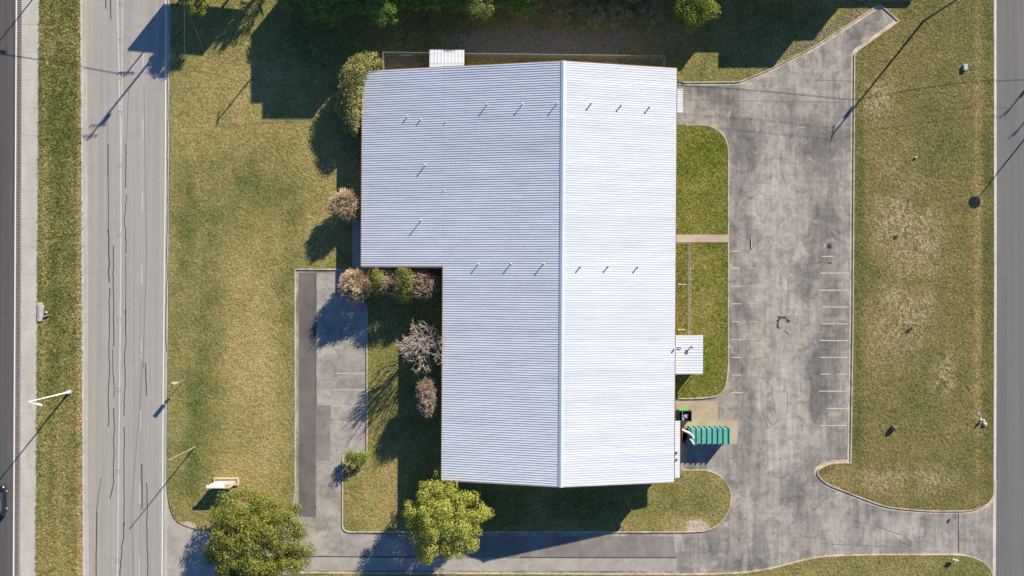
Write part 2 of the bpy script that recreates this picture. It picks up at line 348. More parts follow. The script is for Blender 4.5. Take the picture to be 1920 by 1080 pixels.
def fillet(pts, n=6):
    """pixel polygon; a third number on a vertex rounds that corner (pixels)"""
    out = []; N = len(pts)
    for i, p in enumerate(pts):
        r = p[2] if len(p) > 2 else 0
        P = Vector(p[:2])
        if not r: out.append(P); continue
        A = Vector(pts[i - 1][:2]); B = Vector(pts[(i + 1) % N][:2])
        a = P + (A - P).normalized() * min(r, (A - P).length * .49); b = P + (B - P).normalized() * min(r, (B - P).length * .49)
        for k in range(n + 1):
            t = k / n; out.append(a * (1 - t) ** 2 + P * 2 * t * (1 - t) + b * t * t)
    return out
def wpoly(pts, n=6): return [(gx(p.x), gy(p.y)) for p in fillet(pts, n)]
def offset_line(pts, d, closed=False):
    out = []; N = len(pts)
    for i in range(N):
        p = Vector(pts[i])
        a = Vector(pts[i - 1]) if (i > 0 or closed) else None; b = Vector(pts[(i + 1) % N]) if (i < N - 1 or closed) else None
        ns = []
        if a is not None and (p - a).length > 1e-6: t = (p - a).normalized(); ns.append(Vector((t.y, -t.x)))
        if b is not None and (b - p).length > 1e-6: t = (b - p).normalized(); ns.append(Vector((t.y, -t.x)))
        n = sum(ns, Vector((0, 0))); n.normalize()
        k = 1 / max(.5, n.dot(ns[0])); out.append(p + n * d * k)
    return out
def kerb(name, pts, side, material='kerb', top=.15, kw=.17, gut=.42, n=6):
    """concrete kerb with gutter pan along an open pixel path; the road lies on `side`"""
    L = [(gx(p.x), gy(p.y)) for p in fillet([q for q in pts], n)]
    prof = [(-.02, -.02), (-.02, top), (kw - .02, top), (kw, top - .03), (kw + .02, .014), (kw + gut, .008), (kw + gut, -.02)]
    rows = [offset_line(L, side * d) for d, z in prof]
    mb = MB(); k = len(prof); vs = []
    for i in range(len(L)):
        for j, (d, z) in enumerate(prof): vs.append((rows[j][i].x, rows[j][i].y, z))
    fs = []
    for i in range(len(L) - 1):
        for j in range(k - 1):
            q = (i * k + j, (i + 1) * k + j, (i + 1) * k + j + 1, i * k + j + 1)
            fs.append(q if side < 0 else q[::-1])
    fs += [tuple(range(k)), tuple(range((len(L) - 1) * k, len(L) * k))]
    mb.add(vs, fs); return struct(mb.build(name, M[material]))
def strip(pts, w):
    """flat ribbon along pixel polyline, w metres wide (w may be a list)"""
    L = [(gx(p[0]), gy(p[1])) for p in pts]
    W = w if isinstance(w, (list, tuple)) else [w] * len(L)
    a = offset_line(L, .5); b = offset_line(L, -.5); c = [Vector(q) for q in L]
    return [(c[i] + (a[i] - c[i]) * W[i]) for i in range(len(L))], [(c[i] + (b[i] - c[i]) * W[i]) for i in range(len(L))]
def ribbon(name, pts, w, z, m, parent):
    a, b = strip(pts, w); mb = MB(); n = len(a)
    mb.add([(p.x, p.y, z) for p in a] + [(p.x, p.y, z) for p in b], [(i, i + 1, n + i + 1, n + i) for i in range(n - 1)])
    o = mb.build(name, m, parent)
    if o.data.polygons and o.data.polygons[0].normal.z < 0: o.data.flip_normals()
    return o
def wiggle(x0, y0, x1, y1, amp, step=14, seed=0):
    r = random.Random(seed); n = max(3, int(math.hypot(x1 - x0, y1 - y0) / step)); out = []; a = 0
    for i in range(n + 1):
        t = i / n; a = a * .7 + r.uniform(-amp, amp) * .6
        out.append((x0 + (x1 - x0) * t + a, y0 + (y1 - y0) * t))
    return out

# ------------------------------------------------------------------ the setting
ground = struct(MB().sheet([(-2500, -2500), (2500, -2500), (2500, 2500), (-2500, 2500)], -.04).build('ground', M['grass_far']))
FAR = 7000
highway = struct(MB().sheet([(gx(-260), gy(-FAR)), (gx(31), gy(-FAR)), (gx(31.5), gy(0)), (gx(25.5), gy(1080)), (gx(20), gy(FAR)), (gx(-260), gy(FAR))], 0).build('highway', M['highway']))
def xl(x0, x1, y): return x0 + (x1 - x0) * y / 1080.0
def vband(name, xa, xb, z, m, parent=None, y0=-1500, y1=2500):
    """north-south band; xa, xb are (x at y=0, x at y=1080)"""
    mb = MB(); ys = [y0, 0, 540, 1080, y1]
    L = [(gx(xl(*xa, max(-200, min(1300, y)))), gy(y)) for y in ys]; R = [(gx(xl(*xb, max(-200, min(1300, y)))), gy(y)) for y in ys]
    mb.add([(p[0], p[1], z) for p in L] + [(p[0], p[1], z) for p in R], [(i, 5 + i, 6 + i, i + 1) for i in range(4)])
    o = mb.build(name, m, parent)
    if o.data.polygons[0].normal.z < 0: o.data.flip_normals()
    return o
struct(vband('shoulder_base', (31.5, 25), (73, 66), .002, M['rumble'], None, -FAR, FAR))
vband('edge_line', (29.6, 24.2), (31.8, 26.6), .006, M['bright_paint'], highway)
gb = MB()
y = -60
while y < 1140:
    x = xl(33, 27.5, y); gb.box(gx(x), gx(x + 6.6), gy(y + 1.9), gy(y), .002, .006); y += 3.75
stuff(gb.build('rumble_grooves', M['groove'], highway))
shoulder = struct(vband('shoulder', (41.5, 37.5), (73.5, 66.5), .001, M['rumble'], None, -1500, 2500)); shoulder.location.z = .003
y = -110
while y < 1200:
    a, b = y + .35, y + 52
    mb = MB(); x0, x1, x2, x3 = xl(41.5, 37.5, a), xl(73.5, 66.5, a), xl(73.5, 66.5, b), xl(41.5, 37.5, b)
    mb.prism([(gx(x0), gy(a)), (gx(x1), gy(a)), (gx(x2), gy(b)), (gx(x3), gy(b))], .004, .012 + random.uniform(0, .004))
    mb.build('concrete_slab', M['shoulder'], shoulder); y += 52
struct(vband('shoulder_edge', (73.2, 66.2), (74.4, 67.6), .02, M['kerb_white']))
med = [(74.4, -1500), (152, -1500), (152, 0), (154.5, 270), (156, 540), (157, 1080), (158, 2500), (67.6, 2500), (67.6, 1080), (71, 540), (74.4, 0)]
median = struct(MB().prism([(gx(a), gy(b)) for a, b in med], -.04, .07).build('median_lawn', M['grass_median']))
struct(vband('median_kerb', (151.2, 155.8), (155, 159.8), .11, M['kerb_white']))
road = struct(vband('frontage_road', (154, 159), (319, 313), .004, M['road'], None, -FAR, FAR))
vband('gutter', (154.5, 159.5), (163, 167), .010, M['road_edge'], road)
vband('edge_strip', (314.5, 308.2), (320.5, 314), .010, M['road_edge'], road)
ribbon('centre_line', [(169, -200), (170.5, 0), (174, 160), (176.5, 300), (177.5, 540), (178, 1080), (178, 1300)], .13, .012, M['yellow_paint'], road)
ribbon('lane_line', [(218, -200), (220, 0), (224, 170), (227, 290), (226.5, 540), (222.5, 880), (220, 1080), (219, 1300)], .20, .012, M['white_paint'], road)
ribbon('lane_line', [(231, -200), (230.5, 0), (229.5, 120), (229, 250), (227.5, 290)], .16, .013, M['white_paint'], road)
ribbon('edge_line', [(311, -200), (311, 0), (310.5, 270), (308, 540), (305.5, 810), (304, 1080), (303, 1300)], .16, .016, M['bright_paint'], road)
for y0 in range(-50, 1200, 137):
    xx = xl(269.8, 261.5, y0); ribbon('lane_dash', [(xx, y0 - 2), (xx - .3, y0 + 36)], .14, .012, M['white_paint'], road)
for cy in (8, 76, 145, 211, 310, 441, 600, 731, 884, 1052):
    cx = xl(227, 220, cy); mb = MB()
    for dx in (-2.6, 2.6):
        for dy in (-2.4, 2.4): mb.box(gx(cx + dx) - .07, gx(cx + dx) + .07, gy(cy + dy) - .06, gy(cy + dy) + .06, .005, .022)
    mb.build('road_stud', M['dark_metal'], road)
for i, (x0, y0, x1, y1, amp, wd) in enumerate([(203, 270, 203, 440, .7, .16), (203, 430, 205, 530, 2.2, .24), (205, 540, 204, 800, 1.2, .18), (213, 460, 213, 650, 1.1, .20), (212, 655, 214, 745, 1.0, .15), (213, 765, 213, 900, 1.2, .2), (213, 900, 206, 935, 2.0, .2),
        (237, 270, 237, 352, 1.6, .2), (237, 365, 234, 425, 2.4, .16), (236, 425, 237, 476, 1.6, .2), (236, 480, 236, 590, .6, .14), (235, 580, 235, 625, 2.2, .22), (236, 625, 233, 780, 2.0, .18), (233, 800, 233, 985, 1.0, .18), (233, 980, 224, 1080, 3.0, .2),
        (273, 680, 275, 742, 1.2, .2), (266, 870, 267, 955, .6, .22), (275, 905, 277, 1090, 1.2, .18), (182, 960, 180, 1090, 1.0, .2), (189, 895, 181, 960, .8, .12), (198, -10, 198, 17, .8, .2), (207, -10, 208, 36, 1.0, .2)]):
    ribbon('crack_seal', wiggle(x0, y0, x1, y1, amp, 9, i), wd * .8, .014 + .0002 * i, M['tar'], road)
for i, (x0, y0, x1, y1) in enumerate([(270, 160, 275, 480), (275, 480, 268, 690), (268, 680, 246, 960), (246, 960, 250, 1090), (241, 170, 237, 270), (202, 210, 201, 330)]):
    ribbon('road_seam', wiggle(x0, y0, x1, y1, .5, 20, 50 + i), .12, .0135, M['seam'], road)
ribbon('edge_crack', wiggle(314.5, -10, 314, 300, 1.3, 8, 91), .12, .018, M['tar'], road)
ribbon('edge_crack', wiggle(314, 300, 311.5, 660, 1.4, 8, 92), .12, .018, M['tar'], road)
east_road = struct(MB().sheet([(gx(1866), gy(-FAR)), (gx(2060), gy(-FAR)), (gx(2060), gy(FAR)), (gx(1866), gy(FAR))], .0).build('east_road', M['east_road']))
lot = struct(MB().sheet([(gx(312), gy(-80)), (gx(1866.5), gy(-80)), (gx(1866.5), gy(1130)), (gx(312), gy(1130))], -.006).build('parking_lot', M['lot']))

# lawns (raised behind their kerbs)
W_pts = [(320, -1500), (320, 0), (317.5, 500), (314, 800), (313.5, 925, 14), (322, 962, 10), (334, 980, 8), (372, 994, 10), (470, 996, 30), (545, 970, 25), (554.5, 930, 20), (554.5, 506), (645, 506), (645, 548), (687.5, 572),
         (687.5, 847), (658, 847, 14), (642, 852, 14), (641.5, 998, 16), (1270, 998, 5), (1346, 996, 60), (1380, 930, 55), (1345, 880.5, 45), (1268, 880.5), (1150, 800), (1150, 154), (1272, 154), (1386, 153, 10), (1440, 131, 12), (1530, 85, 10), (1634, 17), (1649, 7), (1649, -1500)]
ES_pts = [(1200, 234), (1336, 234, 30), (1366.5, 262, 30), (1366, 690, 10), (1360, 742, 40), (1310, 748, 20), (1200, 748)]
E_pts = [(1650, -1500), (1650, 7), (1686, 40), (1602.5, 100, 8), (1599.5, 600), (1595.5, 868.5), (1556, 869, 18), (1527, 884, 20), (1548, 906, 14), (1660, 950, 30), (1740, 957, 20), (1828, 957, 30), (1861, 938, 25), (1862, 860), (1862.5, 0), (1862.5, -1500)]
S_pts = [(300, 2500), (300, 1110), (420, 1100), (560, 1073), (1300, 1076, 20), (1390, 1074, 30), (1450, 1064, 20), (1530, 1042, 40), (1650, 1039, 20), (1818, 1039, 30), (1860, 1062, 30), (1862, 1100), (1862, 2500)]
def lawn(name, pts, m): return struct(MB().prism(wpoly(pts), -.04, .11).build(name, M[m]))
lawn('west_lawn', W_pts, 'grass_west'); lawn('building_side_lawn', ES_pts, 'grass_east_strip'); lawn('east_lawn', E_pts, 'grass_east'); lawn('south_lawn', S_pts, 'grass_south')

kerb('drive_kerb', [(545, 970), (554.5, 930, 20), (554.5, 506), (645, 506), (645, 548)], 1 * -1)
kerb('drive_kerb', [(687.5, 572), (687.5, 847), (658, 847, 14), (642, 852, 14), (641.5, 998, 16), (1270, 998, 5), (1346, 996, 60), (1380, 930, 55), (1345, 880.5, 45), (1280, 880.5)], -1)
kerb('lot_kerb', [(1280, 154), (1386, 153, 10), (1440, 131, 12), (1530, 85, 10), (1634, 17), (1649, 7)], 1, 'kerb')
kerb('lot_kerb', [(1649, 7), (1686, 40), (1602.5, 100, 8), (1599.5, 600), (1595.5, 868.5), (1556, 869, 18), (1527, 884, 20), (1548, 906, 14), (1660, 950, 30), (1740, 957, 20), (1828, 957, 30), (1861, 938, 25), (1862, 900)], 1)
kerb('island_kerb', [(1285, 234), (1336, 234, 30), (1366.5, 262, 30), (1366, 690, 10), (1360, 742, 40), (1310, 748, 20), (1272, 748)], 1)
kerb('drive_kerb', [(560, 1073), (1300, 1076, 20), (1390, 1074, 30), (1450, 1064, 20), (1530, 1042, 40), (1650, 1039, 20), (1818, 1039, 30), (1860, 1062, 30), (1862, 1100)], 1)
kerb('street_kerb', [(1862.5, -1400), (1862.5, 0), (1863, 540), (1862, 900)], 1 * -1 * -1 * 1 if False else -1, 'kerb_white', .15, .2, .3)
struct(MB().prism([(gx(1862), gy(900)), (gx(1868), gy(900)), (gx(1867), gy(1100)), (gx(1861), gy(1100))], -.03, .012).build('street_gutter', M['kerb_white']))

# lot patches, paint and cracks
def patch(name, pts, z, m, parent=lot): return MB().sheet(wpoly(pts), z).build(name, M[m], parent)
patch('asphalt_patch', [(560, 511), (592.5, 511), (593, 700), (592, 970), (560, 968)], .0, 'newer')
patch('asphalt_patch', [(592.8, 760), (620, 760), (619, 865), (592.6, 862)], .002, 'aged')
patch('bleached_paving', [(593, 512), (690, 512), (690, 846), (645, 848), (640, 860), (640, 1003), (760, 1003), (760, 1043), (420, 1046), (430, 1002), (545, 985), (560, 972), (593, 972)], -.002, 'light_lot')
patch('asphalt_patch', [(770, 1005), (1262, 1006), (1268, 1045), (960, 1046), (840, 1044), (765, 1043)], .0, 'aged')
patch('asphalt_patch', [(1300, 1006), (1334, 1006), (1330, 1030), (1300, 1030)], .0, 'lot')
patch('concrete_lane', [(330, 1047), (560, 1044), (840, 1047), (1270, 1047), (1268, 1070), (560, 1070), (430, 1085), (320, 1085)], .001, 'concrete_drive')
patch('concrete_apron', [(314, 940), (322, 972), (345, 988), (430, 1002), (420, 1046), (330, 1046.5), (320, 1084), (314, 1084)], .0, 'concrete_drive')
patch('concrete_pad', [(1268, 752), (1346, 752), (1346, 789), (1383, 789), (1383, 833), (1268, 833)], .002, 'pad')
patch('asphalt_patch', [(1452, 736), (1480, 736), (1477, 775), (1455, 773)], .0, 'concrete_drive')
for yy in (471, 503, 536.5, 569.5, 603, 636.5, 670, 703, 736):
    L = 17 if yy < 800 else 20
    ribbon('stall_line', [(1371, yy), (1371 + L + random.uniform(-2, 6), yy + .3)], .13, .012, M['stall_paint'], lot)
    if random.random() < .6: ribbon('stall_line', [(1404, yy), (1421, yy + .2)], .08, .012, M['stall_paint'], lot)
for yy, a, b in ((480.5, 1540, 1563), (512, 1537, 1592), (544, 1537, 1592), (575.5, 1541, 1592), (607, 1539, 1590), (638.5, 1537, 1591), (670, 1538, 1590), (701.5, 1538, 1556), (701.7, 1570, 1590), (733.5, 1536, 1590), (766, 1550, 1590), (798, 1537, 1588)):
    ribbon('stall_line', [(a, yy), (b, yy + .2)], .14, .012, M['stall_paint'], lot)
for yy in (640, 700, 731, 761.5, 791.5):
    ribbon('stall_line', [(624 if yy > 700 else 630, yy), (684, yy)], .11, .012, M['stall_paint'], lot)
for i, (x0, y0, x1, y1, amp, wd) in enumerate([(560, 1043, 840, 1045, .6, .16), (975, 1045, 1268, 1045.5, .5, .14), (592.7, 512, 592.7, 760, .5, .10), (1797, 962, 1797, 1036, .3, .14), (1464, 505, 1466, 535, 2, .08), (1446, 720, 1452, 775, 4, .07), (1290, 187, 1600, 192, 1.0, .07), (1530, 150, 1600, 152, .8, .06)]):
    ribbon('lot_crack', wiggle(x0, y0, x1, y1, amp, 8, 200 + i), wd, .013, M['tar'] if i < 4 else M['seam'], lot)
rc_ = random.Random(9)
pc = [(1458, 613), (1457.5, 609), (1459, 605), (1458.5, 601), (1460.5, 598), (1460, 595.5), (1463, 596.5), (1466, 594.5), (1469, 596), (1472, 595), (1475, 597.5), (1476, 600.5), (1478.5, 602), (1477, 605)]
ribbon('patched_crack', pc, [rc_.uniform(.12, .62) for _ in pc], .013, M['tar'], lot)
ribbon('patched_crack', [(1458, 612), (1461, 616), (1464, 613)], [.3, .15, .1], .0135, M['tar'], lot)
ribbon('patched_crack', wiggle(1471, 620, 1480, 628, 1.5, 3, 77), .12, .0135, M['tar'], lot)
for i, (x0, y0, x1, y1) in enumerate(((1436, 778, 1448, 796), (1448, 796, 1462, 786), (1475, 775, 1478, 736), (1440, 800, 1428, 770), (1478, 520, 1480, 560), (1640, 985, 1690, 1003), (1560, 1020, 1700, 1026))):
    ribbon('lot_crack', wiggle(x0, y0, x1, y1, 1.4, 5, 300 + i), .09, .0132, M['seam'], lot)
def stain(cx, cy, rx, ry, rot, seed, name='oil_and_shadow_spot'):
    r = random.Random(seed); pts = []
    for k in range(16):
        a = 2 * math.pi * k / 16; q = r.uniform(.75, 1.15); x = rx * math.cos(a) * q; y = ry * math.sin(a) * q
        pts.append((gx(cx + x * math.cos(rot) - y * math.sin(rot)), gy(cy + x * math.sin(rot) + y * math.cos(rot))))
    return MB().sheet(pts, .0135).build(name, M['oil_and_shadow'], lot)
stain(1778, 977, 5.6, 2.6, -.95, 1); stain(1555, 462, 5, 5.2, 0, 3); stain(1556, 493, 4, 1.6, 0, 4)  # first oval paints in the cast shadow of an unidentified object
# bare ground, walks
def spot(name, pts, z0, z1, m): return struct(MB().prism(wpoly(pts), z0, z1).build(name, M[m]))
spot('entry_walk', [(1262, 440), (1366, 440), (1366, 454.5), (1262, 454.5)], -.02, .17, 'walk')
spot('side_walk', [(661, 412), (690, 412), (690, 506), (661, 506)], -.02, .135, 'grey_concrete')
spot('shed_pad', [(806, 92), (868, 92), (868, 160), (806, 160)], -.02, .13, 'grey_concrete')

# ------------------------------------------------------------------ grass tufts
def inpoly(pts, X, Y):
    r = np.zeros(len(X), bool); n = len(pts); j = n - 1
    for i in range(n):
        xi, yi = pts[i]; xj, yj = pts[j]
        if yi != yj:
            c = ((yi > Y) != (yj > Y)) & (X < (xj - xi) * (Y - yi) / (yj - yi) + xi); r ^= c
        j = i
    return r
BLD = [(gx(686), gy(147)), (gx(1250), gy(152)), (gx(1247), gy(884)), (gx(838), gy(884)), (gx(838), gy(507)), (gx(686), gy(507))]
def tufts(name, pts, dens, hgt, wid, m, label, excl=(), blades=4, lay=.9, z=.1):
    P = [(max(gx(-20), min(gx(1940), a)), max(gy(1120), min(gy(-30), b))) for a, b in pts]
    xs = [p[0] for p in P]; ys = [p[1] for p in P]
    n = int((max(xs) - min(xs)) * (max(ys) - min(ys)) * dens)
    X = RNG.uniform(min(xs), max(xs), n); Y = RNG.uniform(min(ys), max(ys), n)
    k = inpoly(pts, X, Y)
    for e in excl: k &= ~inpoly(e, X, Y)
    X, Y = X[k], Y[k]; n = len(X)
    clump = RNG.uniform(.6, 1.25, n)
    X = np.repeat(X, blades); Y = np.repeat(Y, blades); hs = np.repeat(clump, blades) * hgt * RNG.uniform(.6, 1.2, n * blades)
    a = RNG.uniform(0, 2 * np.pi, n * blades); t = a + RNG.normal(0, .5, n * blades) + np.pi / 2
    ln = hs * lay * RNG.uniform(.5, 1.4, n * blades)
    bx = X + RNG.normal(0, wid * .9, n * blades); by = Y + RNG.normal(0, wid * .9, n * blades)
    ww = wid * RNG.uniform(.6, 1.2, n * blades) * .5
    V = np.empty((n * blades, 3, 3))
    V[:, 0] = np.stack([bx + np.cos(t) * ww, by + np.sin(t) * ww, np.full_like(bx, z)], 1)
    V[:, 1] = np.stack([bx - np.cos(t) * ww, by - np.sin(t) * ww, np.full_like(bx, z)], 1)
    V[:, 2] = np.stack([bx + np.cos(a) * ln, by + np.sin(a) * ln, z + hs], 1)
    o = np_obj(name, V.reshape(-1, 3), np.arange(n * blades * 3).reshape(-1, 3), m)
    return tag(o, label, 'grass', kind='stuff')
SHED = [(gx(800), gy(88)), (gx(872), gy(88)), (gx(872), gy(160)), (gx(800), gy(160))]
WALKS = [[(gx(661), gy(412)), (gx(690), gy(412)), (gx(690), gy(506)), (gx(661), gy(506))], [(gx(1260), gy(440)), (gx(1367), gy(440)), (gx(1367), gy(454.5)), (gx(1260), gy(454.5))],
         wpoly([(331, 981), (352, 976), (372, 996), (345, 1003)]), wpoly([(1280, 996), (1298, 974), (1335, 978), (1330, 995)])]
tufts('lawn_grass', wpoly(W_pts), 20, .085, .06, M['grass_west'], 'short dry mown grass on the lawn beside the frontage road and round the building', [BLD, SHED] + WALKS, 3)
tufts('lawn_grass', wpoly(ES_pts), 26, .10, .06, M['grass_east_strip'], 'greener grass of the kerbed strip between the white roof and the parking lot', [BLD] + WALKS, 4)
tufts('lawn_grass', wpoly(E_pts), 20, .09, .06, M['grass_east'], 'patchy rutted grass between the parking lot and the right-hand street', [], 3)
tufts('lawn_grass', wpoly(S_pts), 20, .085, .06, M['grass_south'], 'grass below the driveway at the bottom right corner', [], 3)
tufts('median_grass', [(gx(a), gy(b)) for a, b in med], 34, .20, .085, M['grass_median'], 'long coarse grass on the median between highway and frontage road', [], 4, .8, .06)

# ------------------------------------------------------------------ the metal building
ZR, SL = 9.3, 0.1725
XR, XE, XW, XX = 7.5, 25.25, -10.7, -23.85        # ridge, east eave, main west eave, wing eave
YN, YS, YI = 34.05, -29.87, 2.95                  # north gable, south gable, inner corner
def rz(x): return ZR - SL * abs(x - XR)
B = thing('metal_building', (XR, 2.0, 0), 'large L-shaped building with a low-pitched ribbed white metal roof', 'building')
b_o = ORG[B.name]
NP = 58; PW = (YN - YS) / NP
def panel_mesh(x0, x1, y0, y1, name, nr=3, zf=rz, zoff=0.0, rh=.062):
    """one ribbed roof sheet running from x0 to x1, its ribs along x"""
    prof = []; w_ = (y1 - y0) / nr
    for k in range(nr):
        c = y0 + (k + .5) * w_
        prof += [(c - .112, 0), (c - .010, rh), (c + .012, rh), (c + .030, 0)]
    prof = [(y0 + .0, 0)] + prof + [(y1 - .004, 0)]
    mb = MB(); n = len(prof)
    mb.add([(x0, y, zf(x0) + z + zoff) for y, z in prof] + [(x1, y, zf(x1) + z + zoff) for y, z in prof],
           [(i, i + 1, n + i + 1, n + i)[::1 if x0 > x1 else -1] for i in range(n - 1)])
    mb.add([(x0, y0, zf(x0) - .03 + zoff), (x1, y0, zf(x1) - .03 + zoff), (x1, y1 - .004, zf(x1) - .03 + zoff), (x0, y1 - .004, zf(x0) - .03 + zoff)], [(0, 1, 2, 3) if x0 > x1 else (3, 2, 1, 0)])
    return mb
rc = MB(); rcv = [(-.42, -.03), (-.36, .085), (0, .16), (.36, .085), (.42, -.03)]
rc.add([(XR + a, YS - .04, ZR - SL * abs(a) + z) for a, z in rcv] + [(XR + a, YN + .04, ZR - SL * abs(a) + z) for a, z in rcv], [(i, i + 1, 6 + i, 5 + i)[::-1] for i in range(4)])
ridge = rc.build('ridge_cap', M['ridge'], B)
roofE = MB().add([(XR, YS + .05, ZR - .06), (XE - .03, YS + .05, rz(XE) - .06), (XE - .03, YN - .05, rz(XE) - .06), (XR, YN - .05, ZR - .06)], [(0, 1, 2, 3)]).build('roof_deck', M['wall'], B)
roofW = MB().add([(XR, YS + .05, ZR - .06), (XW + .03, YS + .05, rz(XW) - .06), (XW + .03, YI, rz(XW) - .06), (XX + .03, YI + .05, rz(XX) - .06), (XX + .03, YN - .05, rz(XX) - .06), (XR, YN - .05, ZR - .06)], [(5, 4, 3, 2, 1, 0)]).build('roof_deck', M['wall'], B)
protoE = protoW = protoX = None
for i in range(NP):
    y0 = YS + i * PW
    if protoE is None: protoE = panel_mesh(XR, XE, YS, YS + PW, 'p', rh=.036).build('roof_panel', M['roof'], roofE)
    else: o = protoE.copy(); COL.objects.link(o); o.location.y = i * PW; o.parent = roofE
    wing = y0 + PW * .5 > YI
    if True:
        if protoW is None: protoW = panel_mesh(XR, XW, YS, YS + PW, 'p').build('roof_panel', M['roof'], roofW)
        else: o = protoW.copy(); COL.objects.link(o); o.location.y = i * PW; o.parent = roofW
    if wing:
        if protoX is None: protoX = panel_mesh(XW + .25, XX, y0, y0 + PW, 'p', zoff=-.006).build('roof_panel', M['roof'], roofW); ybase = y0; YI = y0
        else: o = protoX.copy(); COL.objects.link(o); o.location.y = y0 - ybase; o.parent = roofW
# eave and gable trim
def trim(p, q, wd=.12, dz=.36, up=.02):
    p = Vector(p); q = Vector(q); d = Vector((q.x - p.x, q.y - p.y)).normalized(); n = Vector((-d.y, d.x)) * wd / 2
    vs = []
    for a in (p, q):
        for s in (1, -1):
            vs += [(a.x + n.x * s, a.y + n.y * s, a.z + up), (a.x + n.x * s, a.y + n.y * s, a.z - dz)]
    MB().add(vs, [(0, 2, 6, 4), (1, 5, 7, 3), (0, 4, 5, 1), (2, 3, 7, 6), (0, 1, 3, 2), (4, 6, 7, 5)]).build('eave_trim', M['trim'], B)
e = .055
trim((XE + e, YS, rz(XE)), (XE + e, YN, rz(XE)), .09)
trim((XW - e, YS, rz(XW)), (XW - e, YI, rz(XW)), .09); trim((XX - e, YI, rz(XX)), (XX - e, YN, rz(XX)), .09)
for yy in (YS - e, YN + e):
    trim((XR + .0, yy, ZR), (XE, yy, rz(XE)), .10, .4, .0)
    trim((XW if yy < 0 else XX, yy, rz(XW if yy < 0 else XX)), (XR, yy, ZR), .10, .4, .0)
trim((XX, YI - e, rz(XX)), (XW, YI - e, rz(XW)), .10, .4, .03)
# walls with brick base
def wallp(p, q, zp, zq, th=.2):
    d = Vector((q[0] - p[0], q[1] - p[1])).normalized(); n = Vector((-d.y, d.x)) * th / 2
    vs = []
    for a, z in ((p, zp), (q, zq)):
        for s in (1, -1): vs += [(a[0] + n.x * s, a[1] + n.y * s, 0), (a[0] + n.x * s, a[1] + n.y * s, z)]
    o = MB().add(vs, [(0, 2, 3, 1), (4, 5, 7, 6), (0, 1, 5, 4), (2, 6, 7, 3), (1, 3, 7, 5), (0, 4, 6, 2)]).build('wall', M['wall'], B)
    MB().obox(p, q, th + .06, 0, 1.0).build('base_course', M['wall_brown'], o); return o
i_ = .32
wx0, wx1, wx2 = XX + i_, XW + i_, XE - i_
wy0, wy1, wy2 = YS + i_, YI + i_, YN - i_
we = wallp((wx2, wy0), (wx2, wy2), rz(wx2) - .1, rz(wx2) - .1); wallp((wx1, wy1), (wx1, wy0), rz(wx1) - .1, rz(wx1) - .1)
ww = wallp((wx0, wy2), (wx0, wy1), rz(wx0) - .1, rz(wx0) - .1); wallp((wx0, wy1), (wx1, wy1), rz(wx0) - .1, rz(wx1) - .1)
for yy in (wy0, wy2):
    wallp((wx1 if yy < 0 else wx0, yy), (XR, yy), rz(wx1 if yy < 0 else wx0) - .1, ZR - .1); wallp((XR, yy), (wx2, yy), ZR - .1, rz(wx2) - .1)
def opening(kind, x, y, wd, z0, z1, axis):
    a = (x - .14, x + .14, y - wd / 2, y + wd / 2) if axis == 'x' else (x - wd / 2, x + wd / 2, y - .14, y + .14)
    o = MB().box(*a, z0, z1).build(kind, M['door'] if kind == 'door' else M['trim'], B)
    if kind == 'door':
        MB().tube((a[1] + .04, y - wd * .38, 1.0), (a[1] + .04, y - wd * .38, 1.2), .02).build('handle', M['galv'], o)
    else:
        k = .08; c = (a[0] - .02, a[1] + .02, a[2] + k, a[3] - k) if axis == 'x' else (a[0] + k, a[1] - k, a[2] - .02, a[3] + .02)
        MB().box(*c, z0 + k, z1 - k).build('pane', M['glass'], o)
for yy in (8.2, 24, -3, -14): opening('door', wx2, yy, 1.0, .02, 2.15, 'x')
for yy in (14, 18, 21, -20): opening('window', wx2, yy, 1.5, 1.1, 2.3, 'x')
for yy in (29, 22, 18, 14): opening('window', wx0, yy, 1.6, 1.0, 2.3, 'x')
opening('door', wx0, 9.5, 1.0, .14, 2.2, 'x')
for yy in (-6, -12, -19, -25): opening('window', wx1, yy, 1.6, 1.0, 2.3, 'x')
# roof vents
def vent(px, py, h, r=.078, dark=False):
    if h < .25: r = .05
    p = g(px, py, 6.5)
    for _ in range(4): p = g(px, py, rz(p.x))
    zz = rz(p.x)
    o = MB().tube((p.x, p.y, zz - .12), (p.x, p.y, zz + h), r, r, 10).build('vent_pipe', M['galv'], B)
    MB().lathe((p.x, p.y, zz + h), [(r * 1.05, -.1), (r * 1.45, -.08), (r * 1.35, .03), (r * .5, .09)], 12).build('vent_cap', M['dark_metal'] if dark else M['white_metal'], o)
    MB().lathe((p.x, p.y, zz - .12), [(r * 1.8, .0), (r * 1.7, .15), (r * 1.1, .22)], 12).build('flashing', M['ridge'], o)
for px, py, h in ((762, 221, .42), (787, 226, .36), (834, 230, .2), (911, 198, .72), (977, 197, .74), (1042, 195, .78), (796, 312, .78), (831, 358, .16), (789, 415, 1.1), (897, 496, .68), (958, 495, .70), (1019, 495, .80)): vent(px, py, h)
for px, py, h in ((1105, 196, .62), (1161, 199, .60), (1214, 202, .62), (1087, 501, .58), (1139, 500, .62), (1194, 501, .58)): vent(px, py, h, .085, True)
